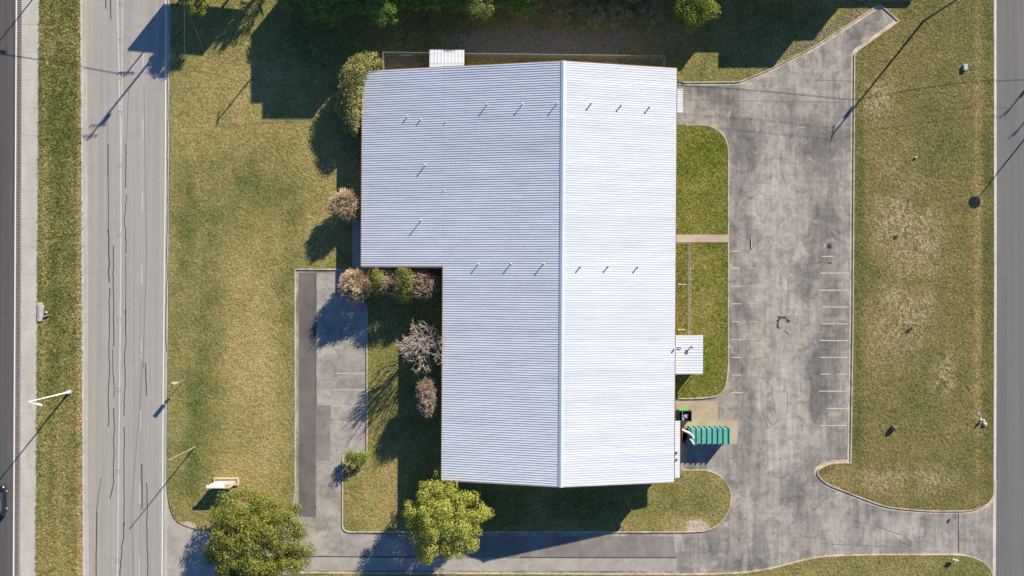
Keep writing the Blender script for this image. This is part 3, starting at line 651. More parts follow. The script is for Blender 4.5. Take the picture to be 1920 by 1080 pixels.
# lean-to roofs
def lean(px0, px1, py0, py1, z, drop, posts, ribs, name='awning', trimmed=True):
    a = g(px0, py1, z); b = g(px1, py0, z); x0, x1, y0, y1 = wx2 + .1, b.x, a.y, b.y
    f = lambda x: z + drop * .5 - drop * (x - x0) / (x1 - x0)
    o = panel_mesh(x0, x1, y0, y1, name, ribs, f, 0, .05).build(name, M['roof'], B)
    MB().box(x1, x1 + .06, y0, y1, f(x1) - .22, f(x1) + .01).build('fascia', M['trim'], o)
    for yy in (y0, y1 - .06): MB().add([(x0, yy, f(x0) - .2), (x1, yy, f(x1) - .2), (x1, yy, f(x1) - .04), (x0, yy, f(x0) - .04), (x0, yy + .06, f(x0) - .2), (x1, yy + .06, f(x1) - .2), (x1, yy + .06, f(x1) - .04), (x0, yy + .06, f(x0) - .04)],
                [(0, 1, 2, 3), (5, 4, 7, 6), (0, 4, 5, 1), (3, 2, 6, 7)]).build('side_trim', M['trim'], o)
    for py in posts: MB().tube((x1 - .12, y0 + (y1 - y0) * py, 0), (x1 - .12, y0 + (y1 - y0) * py, f(x1) - .05), .05).build('post', M['white_metal'], o)
    return o, x0, x1, y0, y1, f
lean(1268, 1279, 165, 210, 3.0, .2, (), 11)
po, px0, px1, py0, py1, pf = lean(1268, 1320, 627, 700, 3.2, .5, (.03, .5, .97), 15)
mp = MB().box(px0, px1 - .5, py0 + .3, py1 - .3, 0, 2.95).build('porch_wall', M['wall'], B)
q = g(1297, 648, 3.3); MB().lathe((q.x, q.y, 3.15), [(.10, 0), (.10, .55), (.3, .6), (.3, .72), (.05, .85)], 14).build('vent_pipe', M['galv'], B)
q = g(1274, 651, 3.4); MB().path([(q.x - .4, q.y, 3.5), (q.x, q.y + .05, 3.52), (q.x + .35, q.y - .1, 3.45)], .07).build('conduit', M['dark_metal'], B)
q = g(1268, 655, 6.1); MB().tube((q.x - .25, q.y + .2, rz(q.x) - .1), (q.x - .25, q.y + .2, rz(q.x) + .5), .13, .13, 10).build('vent_pipe', M['white_metal'], B)
lo, *_ , lf = lean(1267, 1277.5, 788, 895, 3.95, .3, (), 26)
for py in (847.5, 860.5): q = g(1270.5, py, 4.0); MB().lathe((q.x, q.y, 3.95), [(.17, 0), (.17, .22), (.06, .3)], 10).build('vent_cap', M['dark_metal'], B)
# north shed roof, ribs running north
a = g(803, 122, 3.4); b = g(868, 95, 3.4); zf = lambda y: 3.7 - .12 * (y - a.y)
prof = []
nr = 10; w_ = (b.x - a.x) / nr
for k in range(nr): c = a.x + (k + .5) * w_; prof += [(c - .08, 0), (c - .03, .05), (c + .03, .05), (c + .08, 0)]
prof = [(a.x, 0)] + prof + [(b.x, 0)]; n = len(prof); ys_ = (wy2 + .1, b.y)
so = MB().add([(x, ys_[0], zf(ys_[0]) + z) for x, z in prof] + [(x, ys_[1], zf(ys_[1]) + z) for x, z in prof], [(i, i + 1, n + i + 1, n + i) for i in range(n - 1)]).build('shed_roof', M['roof'], B)
MB().box(a.x + .2, b.x - .2, wy2 + .1, b.y - .25, 0, 3.1).build('shed_wall', M['wall'], B)
B.rotation_euler.z = -.0065

# ------------------------------------------------------------------ vegetation builders
def leaf_quads(C, Nrm, size):
    n = len(C); r = RNG.normal(0, 1, (n, 3)); u = np.cross(Nrm, r); u /= np.linalg.norm(u, axis=1, keepdims=True) + 1e-9
    v = np.cross(Nrm, u); v /= np.linalg.norm(v, axis=1, keepdims=True) + 1e-9
    s = size * RNG.uniform(.6, 1.35, (n, 1)); a = RNG.uniform(.45, .8, (n, 1))
    V = np.stack([C - u * s, C - v * s * a, C + u * s, C + v * s * a], 1)
    return V.reshape(-1, 3)
def foliage(clumps, per, size, m, parent, name='crown', up=.35):
    """clumps: (x, y, z, r) ; each a ragged dome of leaf faces"""
    Vs = []
    for (x, y, z, r) in clumps:
        n = int(per * r * r / .5)
        d = RNG.normal(0, 1, (n, 3)); d[:, 2] = np.where(RNG.random(n) < .7, np.abs(d[:, 2]), d[:, 2]); d /= np.linalg.norm(d, axis=1, keepdims=True)
        rad = r * RNG.beta(3.0, 1.4, n) * 1.32
        C = np.array([x, y, z]) + d * rad[:, None] * np.array([1, 1, .8])
        N = d + RNG.normal(0, .55, (n, 3)); N[:, 2] += up; N /= np.linalg.norm(N, axis=1, keepdims=True)
        Vs.append(leaf_quads(C, N, size))
    V = np.concatenate(Vs); return np_obj(name, V, np.arange(len(V)).reshape(-1, 4), m, parent)
def dome(cx, cy, zc, R, RZ, n, rc, seed, lo=-.25, flat=.35, lobes=0):
    r = random.Random(seed); out = []
    ga = math.pi * (3 - 5 ** .5)
    ph = [r.uniform(0, 6.28) for _ in range(3)]
    for i in range(n):
        t = lo + (1 - lo) * (i + .5) / n; s = math.sqrt(max(0, 1 - t * t)); a = i * ga + r.uniform(-.35, .35)
        k = r.uniform(.62, 1.02) * (1 + .10 * math.sin(3 * a + ph[0]) + .08 * math.sin(5 * a + ph[1]) + .05 * math.sin(9 * a + ph[2]))
        out.append((cx + R * s * k * math.cos(a) * (1 - rc * .0), cy + R * s * k * math.sin(a), zc + RZ * t * r.uniform(.72, 1.10), rc * R * r.uniform(.6, 1.35)))
    for i in range(n // 3):
        a = r.uniform(0, 6.28); s = math.sqrt(r.random()) * .7; out.append((cx + R * s * math.cos(a), cy + R * s * math.sin(a), zc + RZ * r.uniform(-.1, .5), rc * R * 1.1))
    return out
def tubes(segs, sides=4):
    """segs: rows of p(3) q(3) r0 r1"""
    A = np.array(segs); P, Q, r0, r1 = A[:, :3], A[:, 3:6], A[:, 6], A[:, 7]
    d = Q - P; d /= np.linalg.norm(d, axis=1, keepdims=True) + 1e-9
    ref = np.where(np.abs(d[:, 2:3]) < .9, np.array([[0, 0, 1.]]), np.array([[1., 0, 0]])); u = np.cross(d, ref); u /= np.linalg.norm(u, axis=1, keepdims=True) + 1e-9; v = np.cross(d, u)
    V = []
    for (X, r) in ((P, r0), (Q, r1)):
        for k in range(sides):
            a = 2 * math.pi * k / sides; V.append(X + (u * math.cos(a) + v * math.sin(a)) * r[:, None])
    V = np.stack(V, 1); n = len(A)
    base = np.arange(n)[:, None] * (2 * sides)
    F = np.concatenate([base + np.array([[k, (k + 1) % sides, sides + (k + 1) % sides, sides + k]]) for k in range(sides)])
    return V.reshape(-1, 3), F
def trunk(parent, base, clumps, r0, fork, m, nl=9, seed=0):
    r = random.Random(seed); b = Vector(base); f = Vector((b.x + r.uniform(-.2, .2), b.y + r.uniform(-.2, .2), fork))
    V, F = tubes([(*b, *(b + (f - b) * .5), r0 * 1.25, r0), (*(b + (f - b) * .5), *f, r0, r0 * .85)], 10); t = np_obj('trunk', V, F, m, parent, True)
    for c in r.sample(clumps, min(nl, len(clumps))):
        c = Vector(c[:3]); mid = f + (c - f) * .5 + Vector((0, 0, .15 * (c - f).length))
        V, F = tubes([(*f, *mid, r0 * .5, r0 * .3), (*mid, *c, r0 * .3, r0 * .1)], 6); np_obj('limb', V, F, m, t, True)
    return t
def leafy(name, px, py, z, R, RZ, n, rc, per, size, m, label, seed, cat='tree', tr=.3, fork=None, group=None, clumps=None, lo=-.25):
    c = g(px, py, z); t = thing(name, (c.x, c.y, .1), label, cat, group)
    cl = clumps or dome(c.x, c.y, z, R, RZ, n, rc, seed, lo)
    trunk(t, (c.x, c.y, 0), cl, tr, fork or max(.4, z - RZ * .5), M['bark'], 9, seed)
    foliage(cl, per, size, M[m], t); return t
def bare(name, px, py, z, R, HT, m, label, seed, stems=7, levels=4, r0=.09, spread=1.0, cat='shrub', group=None, tw=.022, base=None, shape=(1, 1), kids=(3, 4), dirs=(0, 6.283)):
    """leafless shrub or tree: stems fork again and again into twigs inside a dome of radius R and height HT"""
    c = Vector(base) if base else g(px, py, z); r = random.Random(seed)
    t = thing(name, (c.x, c.y, .1), label, cat, group); segs = [[] for _ in range(levels)]
    def grow(p, d, ln, rad, lv):
        q = p + d * ln
        e_ = ((q.x - c.x) / (R * shape[0])) ** 2 + ((q.y - c.y) / (R * shape[1])) ** 2 + (q.z / HT) ** 2
        if lv and e_ > r.uniform(1.0, 1.5): return
        m1 = p + d * ln * .5 + Vector((r.gauss(0, .05), r.gauss(0, .05), r.gauss(0, .04))) * ln
        rr = max(tw, rad * .62)
        segs[lv].append((*p, *m1, rad, (rad + rr) / 2)); segs[lv].append((*m1, *q, (rad + rr) / 2, rr))
        if lv + 1 >= levels: return
        for k in range(r.randint(*kids) + (1 if lv else 0)):
            s = r.uniform(.45, 1.0); st = p + (q - p) * s
            nd = (d + Vector((r.gauss(0, .36), r.gauss(0, .36), r.gauss(0.05, .28)))).normalized()
            grow(st, nd, ln * r.uniform(.5, .8), max(tw, rad * .55), lv + 1)
    for k in range(stems):
        a = dirs[0] + (dirs[1] - dirs[0]) * k / stems + r.uniform(-.3, .3); tilt = r.uniform(.25, 1.0) * spread
        d = Vector((math.cos(a) * tilt * shape[0], math.sin(a) * tilt * shape[1], 1.0 * HT / R * .62)).normalized()
        grow(Vector((c.x + r.uniform(-.15, .15), c.y + r.uniform(-.15, .15), 0)), d, math.hypot(R, HT) * .47 * r.uniform(.8, 1.1), r0, 0)
    V, F = tubes(segs[0], 6); s0 = np_obj('stem', V, F, m, t, True)
    V, F = tubes([s for l in segs[1:-1] for s in l], 4); np_obj('branches', V, F, m, t)
    V, F = tubes(segs[-1], 3); np_obj('twigs', V, F, m, t)
    return t

# the broadleaf trees
leafy('oak_tree', 481, 1013, 5.0, 7.8, 4.8, 135, .135, 150, .125, 'leaf_oak', 'large round dark green tree at the driveway mouth by the frontage road', 3, tr=.42)
leafy('yellowing_tree', 834, 970, 4.8, 6.3, 4.2, 125, .140, 160, .115, 'leaf_elm', 'yellow-green tree at the lower left corner of the white roof', 8, tr=.32)
c = g(668, 857, 1.8); leafy('young_tree', 668, 857, 1.9, 1.7, 1.2, 22, .30, 190, .10, 'leaf_small', 'small bright green young tree at the rounded kerb corner of the left drive', 12, tr=.1,
      clumps=[(c.x + dx * 1.1, c.y + dy * 1.15, z_, r_ * 1.2) for dx, dy, z_, r_ in ((-1.1, .1, 1.5, .5), (-.6, .5, 2.2, .55), (0, .2, 2.8, .65), (.5, .5, 2.5, .6), (1.1, .3, 2.0, .55), (1.7, .2, 1.7, .4), (.3, -.4, 2.0, .6), (-.5, -.3, 1.8, .6), (.9, -.5, 1.5, .45), (2.0, .5, 1.3, .3), (-1.4, -.4, 1.1, .35))])
# olive shrubs wrapped round the building's upper left corner
cl = []
rr = random.Random(5)
for px, py, z_, r_ in ((700, 104, 3.2, .7), (688, 108, 3.6, .9), (706, 118, 3.0, .8), (672, 112, 3.4, 1.0), (690, 122, 4.2, 1.0), (660, 118, 3.0, .9), (655, 132, 3.4, 1.1), (672, 132, 4.4, 1.1), (645, 142, 2.8, .9), (660, 150, 3.9, 1.1), (648, 160, 3.2, 1.0),
                       (668, 168, 3.9, .9), (655, 175, 3.2, 1.1), (640, 178, 2.2, .8), (664, 188, 3.6, 1.0), (648, 192, 2.6, .9), (658, 205, 3.1, 1.0), (643, 210, 1.9, .7), (666, 214, 3.4, .9), (655, 222, 2.6, .9), (664, 232, 2.9, .8), (650, 236, 1.8, .7), (664, 244, 2.2, .6), (636, 198, 1.6, .7), (676, 150, 4.1, .7)):
    z_ += 1.5; p = g(px, py, z_); cl.append((min(p.x, XX + .15) if py > 128 else p.x, p.y, z_ - .3, r_ * 1.0))
cl += [(min(x, XX - .1) - k_, y + .15 * k_, z * f_, r_ * 1.1) for x, y, z, r_ in cl if x < XX + .3 for f_, k_ in ((.72, .1), (.45, .3), (.2, .5))]
leafy('evergreen_shrub', 655, 170, 2, 2, 2, 10, .3, 170, .12, 'leaf_hedge', 'tall olive and brown evergreen shrub round the upper left corner of the roof', 21, 'shrub', .12, .8, None, cl)
# bare and green shrubs along the walls
bare('bare_shrub', 649, 384, 2.6, 2.9, 5.2, M['twig_tan'], 'leafless pinkish brown shrub against the left eave halfway down the wing', 31, 24, 4, .05, 1.0, tw=.022, kids=(5, 6))
bare('bare_shrub', 669, 536, 2.8, 3.1, 5.6, M['twig_tan'], 'leafless tan shrub at the left end of the row in the notch of the building', 32, 26, 4, .05, 1.0, tw=.022, group='shrubs in the notch of the building', kids=(5, 6))
def green_shrub(px, py, z, spec, label, seed, m='leaf_bush'):
    cl = []
    for a, b_, zz, r_ in spec: zz = zz * 1.3 + 2.0; p = g(a, b_, zz); cl.append((p.x, p.y, zz - .25, r_ * 1.2)); cl.append((p.x, p.y, zz * .5, r_))
    leafy('green_shrub', px, py, z, 1, 1, 5, .3, 150, .105, m, label, seed, 'shrub', .08, .6, 'shrubs in the notch of the building', cl)
green_shrub(706, 525, 2, [(700, 513, 3.0, .7), (708, 517, 3.3, .8), (702, 527, 2.9, .7), (712, 529, 2.7, .6), (699, 540, 2.2, .6), (709, 543, 2.0, .7), (704, 551, 1.5, .55)], 'narrow green shrub between the tan and the brown bare shrubs in the notch', 33)
bare('bare_shrub', 732, 529, 2.8, 2.5, 5.4, M['twig_brown'], 'leafless brown shrub between the two green shrubs in the notch', 34, 24, 4, .05, .9, tw=.022, group='shrubs in the notch of the building', kids=(5, 6))
green_shrub(757, 538, 2, [(752, 512, 3.4, .8), (762, 514, 3.5, .8), (756, 525, 3.2, .8), (766, 526, 2.8, .7), (750, 540, 2.6, .8), (762, 542, 2.6, .8), (745, 553, 1.9, .7), (756, 556, 2.0, .8), (768, 552, 1.9, .7), (773, 563, 1.3, .55), (750, 563, 1.3, .5)], 'wide dark green shrub in the middle of the notch row', 35)
bare('bare_shrub', 796, 532, 3.2, 2.9, 6.2, M['twig_brown'], 'leafless reddish brown shrub at the inner corner end of the notch row', 36, 26, 4, .05, 1.0, tw=.023, group='shrubs in the notch of the building', kids=(5, 6))
bare('bare_tree', 796, 650, 4.6, 4.5, 9.4, M['twig_grey'], 'leafless pale grey tree spreading beside the middle of the left eave', 37, 20, 5, .09, 1.25, 'tree', tw=.022, kids=(2, 3))
bare('bare_shrub', 804, 740, 3.4, 2.4, 7.2, M['twig_brown'], 'leafless brown shrub below the pale bare tree against the left eave', 38, 24, 4, .05, .9, tw=.022, shape=(.9, 1.5), kids=(5, 6))
# trees along the top edge
NT = 'trees along the top edge of the photograph'
leafy('dark_tree', 612, 10, 3.6, 3.0, 2.4, 46, .25, 150, .12, 'leaf_dark', 'dark green tree at the top edge left of the white roof corner', 41, group=NT, tr=.18)
leafy('dark_tree', 716, 12, 3.6, 2.9, 2.4, 44, .25, 150, .12, 'leaf_dark', 'dark green tree at the top edge above the bend of the fence', 42, group=NT, tr=.18)
leafy('dark_tree', 812, -4, 3.2, 2.2, 2.2, 26, .25, 150, .12, 'leaf_dark', 'dark tree at the top edge straight above the small shed roof', 47, group=NT, tr=.16)
leafy('olive_tree', 900, 14, 4.2, 2.3, 2.6, 26, .27, 130, .11, 'leaf_olive', 'thin olive tree with a grey trunk at the top edge', 43, group=NT, tr=.2, fork=3.4)
leafy('dark_tree', 985, 0, 3.4, 3.0, 2.2, 34, .24, 130, .12, 'leaf_dark', 'wide dark green tree at the top edge above the roof ridge', 44, group=NT, tr=.18)
leafy('yellow_green_tree', 1302, 10, 6.2, 3.2, 2.6, 42, .25, 150, .13, 'leaf_bright', 'bright yellow-green tree at the top edge above the right end of the fence', 45, group=NT, tr=.2)
leafy('bright_tree', 366, -12, 4.6, 2.6, 2.0, 30, .25, 150, .12, 'leaf_bright', 'bright green tree at the top edge beside the frontage road', 46, group=NT, tr=.18)
for i, (px, py, R_) in enumerate(((1050, 14, 2.6), (1105, 24, 2.7), (1160, 26, 2.6), (1215, 20, 2.7), (1085, -4, 2.4), (1185, 0, 2.4))):
    tb = bare('brush', px, py, 2.0, R_, 3.0, M['twig_dark'], ['leafless grey brush at the top edge just right of the roof ridge', 'leafless grey brush in the shade, second along the front of the top thicket', 'leafless grey brush in the shade, third along the front of the top thicket', 'leafless grey brush beside the bright yellow-green tree', 'leafless brush behind the left half of the top thicket', 'leafless brush behind the right half of the top thicket'][i], 60 + i, 14, 4, .05, 1.1, group='leafless brush along the top edge', tw=.024, kids=(4, 5))
    cb_ = g(px, py, 1.6); rb = random.Random(i)
    foliage([(cb_.x + rb.uniform(-R_, R_) * .8, cb_.y + rb.uniform(-R_, R_) * .8, rb.uniform(.8, 2.6), rb.uniform(.35, .7)) for _ in range(14)], 60, .10, M['leaf_olive'], tb, 'sparse_leaves')
for px, py, z_, R_, lb, sd_ in ((662, -6, 3.4, 2.2, 'dark green tree at the top edge between the two left dark trees', 91), (766, 0, 3.2, 2.0, 'dark green tree at the top edge just left of the shed', 92), (856, -8, 3.2, 2.2, 'dark green tree at the top edge just left of the thin olive tree', 93), (940, -6, 3.2, 2.0, 'dark green tree at the top edge just right of the thin olive tree', 94), (545, -8, 3.6, 2.4, 'dark green tree at the top edge farthest left in the block shadow', 95)):
    leafy('dark_tree', px, py, z_, R_, 2.0, 26, .26, 140, .12, 'leaf_dark', lb, sd_, group=NT, tr=.15)
bare('bare_tree', 513, -34, 0, 3.6, 7.0, M['twig_dark'], 'leafless tree beyond the top edge casting a feathery shadow on the lawn', 70, 9, 5, .1, 1.0, 'tree', tw=.03)

# ------------------------------------------------------------------ poles, lamps, wires
def upole(px, py, h, label, arm=(1, 0), trans=False, r=.16, group='utility poles', arms=1):
    b = g(px, py); t = thing('utility_pole', (b.x, b.y, 0), label, 'utility pole', group)
    MB().tube((b.x, b.y, -.1), (b.x, b.y, h), r, r * .68, 10).build('pole', M['wood_pole'], t)
    a = Vector((arm[0], arm[1], 0)).normalized()
    for k in range(arms):
        z = h - .35 - k * 1.1; p = Vector((b.x, b.y, z)) - a * 1.3; q = Vector((b.x, b.y, z)) + a * 1.3
        n = Vector((-a.y, a.x, 0)) * .16
        x = MB().tube(p + n, q + n, .075, .075, 4).build('crossarm', M['wood_pole'], t)
        for s in (-1.2, -.5, .5, 1.2):
            c = Vector((b.x, b.y, z)) + a * s + n; MB().lathe((c.x, c.y, c.z + .05), [(.03, 0), (.07, .06), (.07, .18), (.03, .26)], 8).build('insulator', M['galv'], x)
    if trans:
        c = Vector((b.x, b.y, h - 2.6)) + a * .42; MB().lathe((c.x, c.y, c.z), [(.05, -.02), (.26, 0), (.26, .85), (.2, .95)], 12).build('transformer', M['galv'], t)
    return t
def wire(p, q, sag, label, r=.022, grp='overhead wires'):
    p = Vector(p); q = Vector(q); pts = []
    for i in range(25):
        t = i / 24; v = p + (q - p) * t; v.z -= sag * 4 * t * (1 - t); pts.append((v.x, v.y, v.z))
    o = MB().path(pts, r, 5).build('overhead_wire', M['wire']); return tag(o, label, 'wire', grp)
upole(1731, 40, 11.75, 'utility pole leaning out of the top right of the picture beside the lot end', (.15, 1), True, .19)
upole(577, 16, 11.75, 'utility pole among the dark trees at the top edge', (.15, 1), False)
upole(383, -12, 15.0, 'tall utility pole beyond the top edge by the frontage road', (1, .05), True, .2, arms=2)
upole(352, -6, 8.2, 'short pole beyond the top edge by the frontage road', (1, 0), False, .15)
upole(2057, 0, 11.75, 'utility pole across the right-hand street, upper of two', (1, .9), True)
upole(2069, 44, 11.5, 'utility pole across the right-hand street, lower of two', (1, .9), False)
p1 = g(1731, 40); p4 = g(577, 16); p6 = g(2057, 0)
for i, (dy, z, lb) in enumerate(((-1.0, 11.5, 'thin wire along the top edge, farthest up'), (1.0, 11.5, 'thin wire along the top edge, second'), (.1, 8.2, 'thicker low cable along the top edge above the lot end'))):
    wire((p1.x, p1.y + dy, z), (p4.x, p4.y + dy, z), 1.4, lb + ', left of the right-hand pole', .02 if i < 2 else .035)
    wire((p1.x, p1.y + dy, z), (p6.x, p6.y + dy * .8, z), .5, lb + ', crossing the right-hand street', .02 if i < 2 else .035)
p5 = g(352, -6)
a = g(-260, -94); wire((p5.x, p5.y, 8.0), (a.x, a.y, 8.0), .3, 'cable crossing the highway beyond the top edge', .05)
wire((p5.x, p5.y, 8.0), (p4.x, p4.y, 8.0), .9, 'cable over the left lawn beyond the top edge', .018)
for i, (x_, z) in enumerate(((313, 7.6), (345, 9.6))):
    a = g(x_, -60, z); b_ = g(x_ - 2, 1400, z); wire((a.x, a.y, z), (b_.x, b_.y, z), .5, ['pale wire running down over the edge of the frontage road', 'pale wire running down over the left lawn'][i], .008)
a = g(347, 2, 5.5); b_ = g(381, 93); t = thing('guy_wire', (b_.x, b_.y, .1), 'yellow-sleeved guy wire in the shade beside the frontage road', 'guy wire')
d = Vector((a.x, a.y, 5.5)) - Vector((b_.x, b_.y, .1)); e0 = Vector((b_.x, b_.y, .1))
MB().tube(e0, e0 + d * 1.6, .02, .02, 6).build('cable', M['wire'], t); MB().tube(e0, e0 + d * .26, .045, .045, 8).build('sleeve', M['yellow'], t)
# highway lamps with a short arm over the frontage road
def hlamp(px, py, h, label, arm=(1.15, -.28), group='street lamps'):
    b = g(px, py); t = thing('street_lamp', (b.x, b.y, 0), label, 'street lamp', group)
    MB().lathe((b.x, b.y, 0), [(.42, 0), (.42, .22), (.30, .28), (.26, .30)], 16).build('footing', M['grey_concrete'], t)
    MB().lathe((b.x, b.y, .3), [(.24, 0), (.24, .5), (.17, .58)], 14).build('base', M['white_metal'], t)
    MB().tube((b.x, b.y, .3), (b.x, b.y, h), .15, .075, 12).build('pole', M['white_metal'], t)
    ax, ay = arm; pts = [(b.x + ax * s, b.y + ay * s, h + .25 * math.sin(s * 1.6)) for s in (0, .25, .5, .75, 1)]
    am = MB().path([(b.x, b.y, h - .15)] + pts[1:], .055, 8).build('arm', M['white_metal'], t)
    c = Vector(pts[-1]); d = Vector((ax, ay, 0)).normalized()
    hd = MB(); prof = [(0, .07), (.15, .16), (.5, .22), (1.0, .2), (1.25, .06)]
    for (s0, r0_), (s1, r1_) in zip(prof[:-1], prof[1:]): hd.tube(c + d * (s0 - .1), c + d * (s1 - .1), r0_, r1_, 10, True)
    for i, v in enumerate(hd.v): hd.v[i] = (v[0], v[1], c.z + (v[2] - c.z) * .5)
    hd.build('lamp_head', M['white_metal'], am); return t
hlamp(131, 735, 9.6, 'white street lamp in the grass median above the passing car')
hlamp(131, -88, 9.6, 'street lamp of the median beyond the top edge')
# slender wooden pole by the road
b = g(366, 838); t = thing('service_pole', (b.x, b.y, .1), 'slender grey pole on the lawn above the white monument sign', 'pole')
MB().tube((b.x, b.y, 0), (b.x, b.y, 8.3), .10, .07, 10).build('pole', M['tan_pole'], t); MB().lathe((b.x, b.y, 8.3), [(.12, 0), (.12, .06), (.03, .1)], 10).build('cap', M['galv'], t)
# road sign seen edge-on
b = g(344, 714); t = thing('road_sign', (b.x, b.y, .1), 'road sign on a thin post beside the frontage road', 'sign')
MB().tube((b.x, b.y, 0), (b.x, b.y, 3.7), .045, .045, 8).build('post', M['galv'], t)
dn = Vector((.88, -.475, 0)); 
def plate(z0, z1, wd, nm):
    MB().obox((b.x - dn.x * wd / 2 - dn.y * .07, b.y - dn.y * wd / 2 + dn.x * .07), (b.x + dn.x * wd / 2 - dn.y * .07, b.y + dn.y * wd / 2 + dn.x * .07), .03, z0, z1).build(nm, M['galv'], t)
plate(1.95, 2.35, .5, 'small_plate'); plate(2.5, 3.75, .66, 'sign_plate')
# round-headed area lamp across the street
b = g(1957, 216); t = thing('area_lamp', (b.x, b.y, 0), 'area lamp with a round flat head whose shadow lies beside the right-hand street', 'street lamp')
MB().tube((b.x, b.y, 0), (b.x, b.y, 9.0), .14, .09, 12).build('pole', M['galv'], t); MB().lathe((b.x, b.y, 8.9), [(.2, 0), (.95, .06), (1.0, .16), (.5, .32), (.1, .38)], 20).build('lamp_head', M['galv'], t)

# billboard beyond the top edge
q0, q1 = g(383, -86), g(522, -74); c = (q0 + q1) / 2
t = thing('billboard', (c.x, c.y, 0), 'large billboard beyond the top edge casting a wide shadow on road and lawn', 'billboard')
MB().obox(q0, q1, .35, 5.2, 9.8).build('face', M['board'], t)
for s in (.2, .5, .8):
    p = q0 + (q1 - q0) * s; MB().tube((p.x, p.y + .5, 0), (p.x, p.y + .5, 9.5), .2, .2, 10).build('post', M['dark_metal'], t)
MB().obox((q0.x, q0.y - .7), (q1.x, q1.y - .7), .9, 5.0, 5.06).build('catwalk', M['galv'], t)

# neighbours beyond the top edge that shade the strip behind the building
def block(parent, x0, x1, ys, yn, h):
    X0, X1, Y0, Y1 = gx(x0), gx(x1), gy(ys), gy(yn)
    wl = MB().box(X0, X1, Y0, Y1, 0, h - .5).build('wall', M['plaster'], parent)
    MB().box(X0 - .05, X1 + .05, Y0 - .05, Y1 + .05, h - .5, h - .3).build('roof', M['gravel_roof'], parent)
    pp = MB()
    for a in ((X0 - .05, X1 + .05, Y0 - .05, Y0 + .15), (X0 - .05, X1 + .05, Y1 - .15, Y1 + .05), (X0 - .05, X0 + .15, Y0 + .15, Y1 - .15), (X1 - .15, X1 + .05, Y0 + .15, Y1 - .15)): pp.box(*a, h - .3, h)
    pp.build('parapet', M['plaster'], parent)
    for k in range(int(h // 3.2)):
        x = X0 + 1.5
        while x < X1 - 1.6:
            f = MB().box(x, x + 1.3, Y0 - .06, Y0 + .1, 1 + k * 3.1, 2.4 + k * 3.1).build('window', M['trim'], wl); x += 3.4
            f.data.materials[0] = M['glass']
t = thing('apartment_block', (gx(717), gy(-60), 0), 'tall flat-roofed block beyond the top edge shading the upper left lawn', 'building')
block(t, 681, 774, -13, -170, 13.0); block(t, 660, 680, -42, -170, 13.0)
t = thing('long_building', (gx(1150), gy(-60), 0), 'long low flat-roofed building beyond the top edge shading the rear yard', 'building')
block(t, 776, 1391, -11, -150, 8.0); block(t, 1392, 1454, -33, -150, 7.3); block(t, 1455, 1556, -8, -150, 7.5); block(t, 1557, 1602, -22, -150, 5.5); block(t, 1603, 1735, -30, -110, 2.6)

# ------------------------------------------------------------------ fences
def chain_fence(name, path, h, label, step, gates=()):
    b = g(*path[0]); t = thing(name, (b.x, b.y, .1), label, 'fence')
    P = [g(*p) for p in path]; zt = h + .1
    mesh = []
    for a, c in zip(P[:-1], P[1:]):
        L = (c - a).length; d = (c - a) / L; n = max(1, round(L / step))
        for k in range(n + 1):
            if k == n and c is not P[-1]: continue
            p = a + d * (L * k / n); o = MB().tube((p.x, p.y, 0), (p.x, p.y, zt + .04), .04, .04, 8).build('post', M['galv'], t)
        MB().tube((a.x, a.y, zt), (c.x, c.y, zt), .024, .024, 8).build('top_rail', M['galv'], t)
        m = int(L / .13); w_ = h
        for k in range(-int(w_ / .13), m):
            for s in (0, 1):
                u0 = k * .13; u1 = u0 + w_; z0, z1 = (.1, zt) if s == 0 else (zt, .1)
                A0, B0 = max(0, u0), min(L, u1)
                if B0 - A0 < .05: continue
                za = z0 + (z1 - z0) * (A0 - u0) / w_; zb = z0 + (z1 - z0) * (B0 - u0) / w_
                pa = a + d * A0; pb = a + d * B0; mesh.append((pa.x, pa.y, za, pb.x, pb.y, zb, .004, .004))
    V, F = tubes(mesh, 3); stuff(np_obj('chain_link', V, F, M['galv'], t))
    return t
t = chain_fence('chain_link_fence', [(722, 148), (722, 105), (1242, 112), (1242, 148)], 1.8, 'chain link fence along the shaded yard above the roof', 3.0)
MB().box(g(755, 107).x, g(775, 107).x, g(755, 110).y, g(755, 107).y, 1.3, 1.36).build('gate_frame', M['galv'], t)
t = chain_fence('chain_link_fence', [(1262, 457.5), (1289.5, 457.5), (1289.5, 626)], 1.8, 'chain link fence on the grass strip right of the white roof', 2.1)
gx0, gy0, gy1 = g(1288, 505).x, g(1288, 505).y, g(1288, 524).y
gt = MB()
for dx in (-.18, .1): gt.tube((gx0 + dx, gy0, 1.95), (gx0 + dx, gy1, 1.95), .03, .03, 8)
for yy in (gy0, gy1): gt.tube((gx0 - .2, yy, 1.95), (gx0 + .45, yy, 1.95), .045, .045, 8).tube((gx0 - .18, yy, 0), (gx0 - .18, yy, 2.0), .05, .05, 8)
gt.build('gate_frame', M['galv'], t)

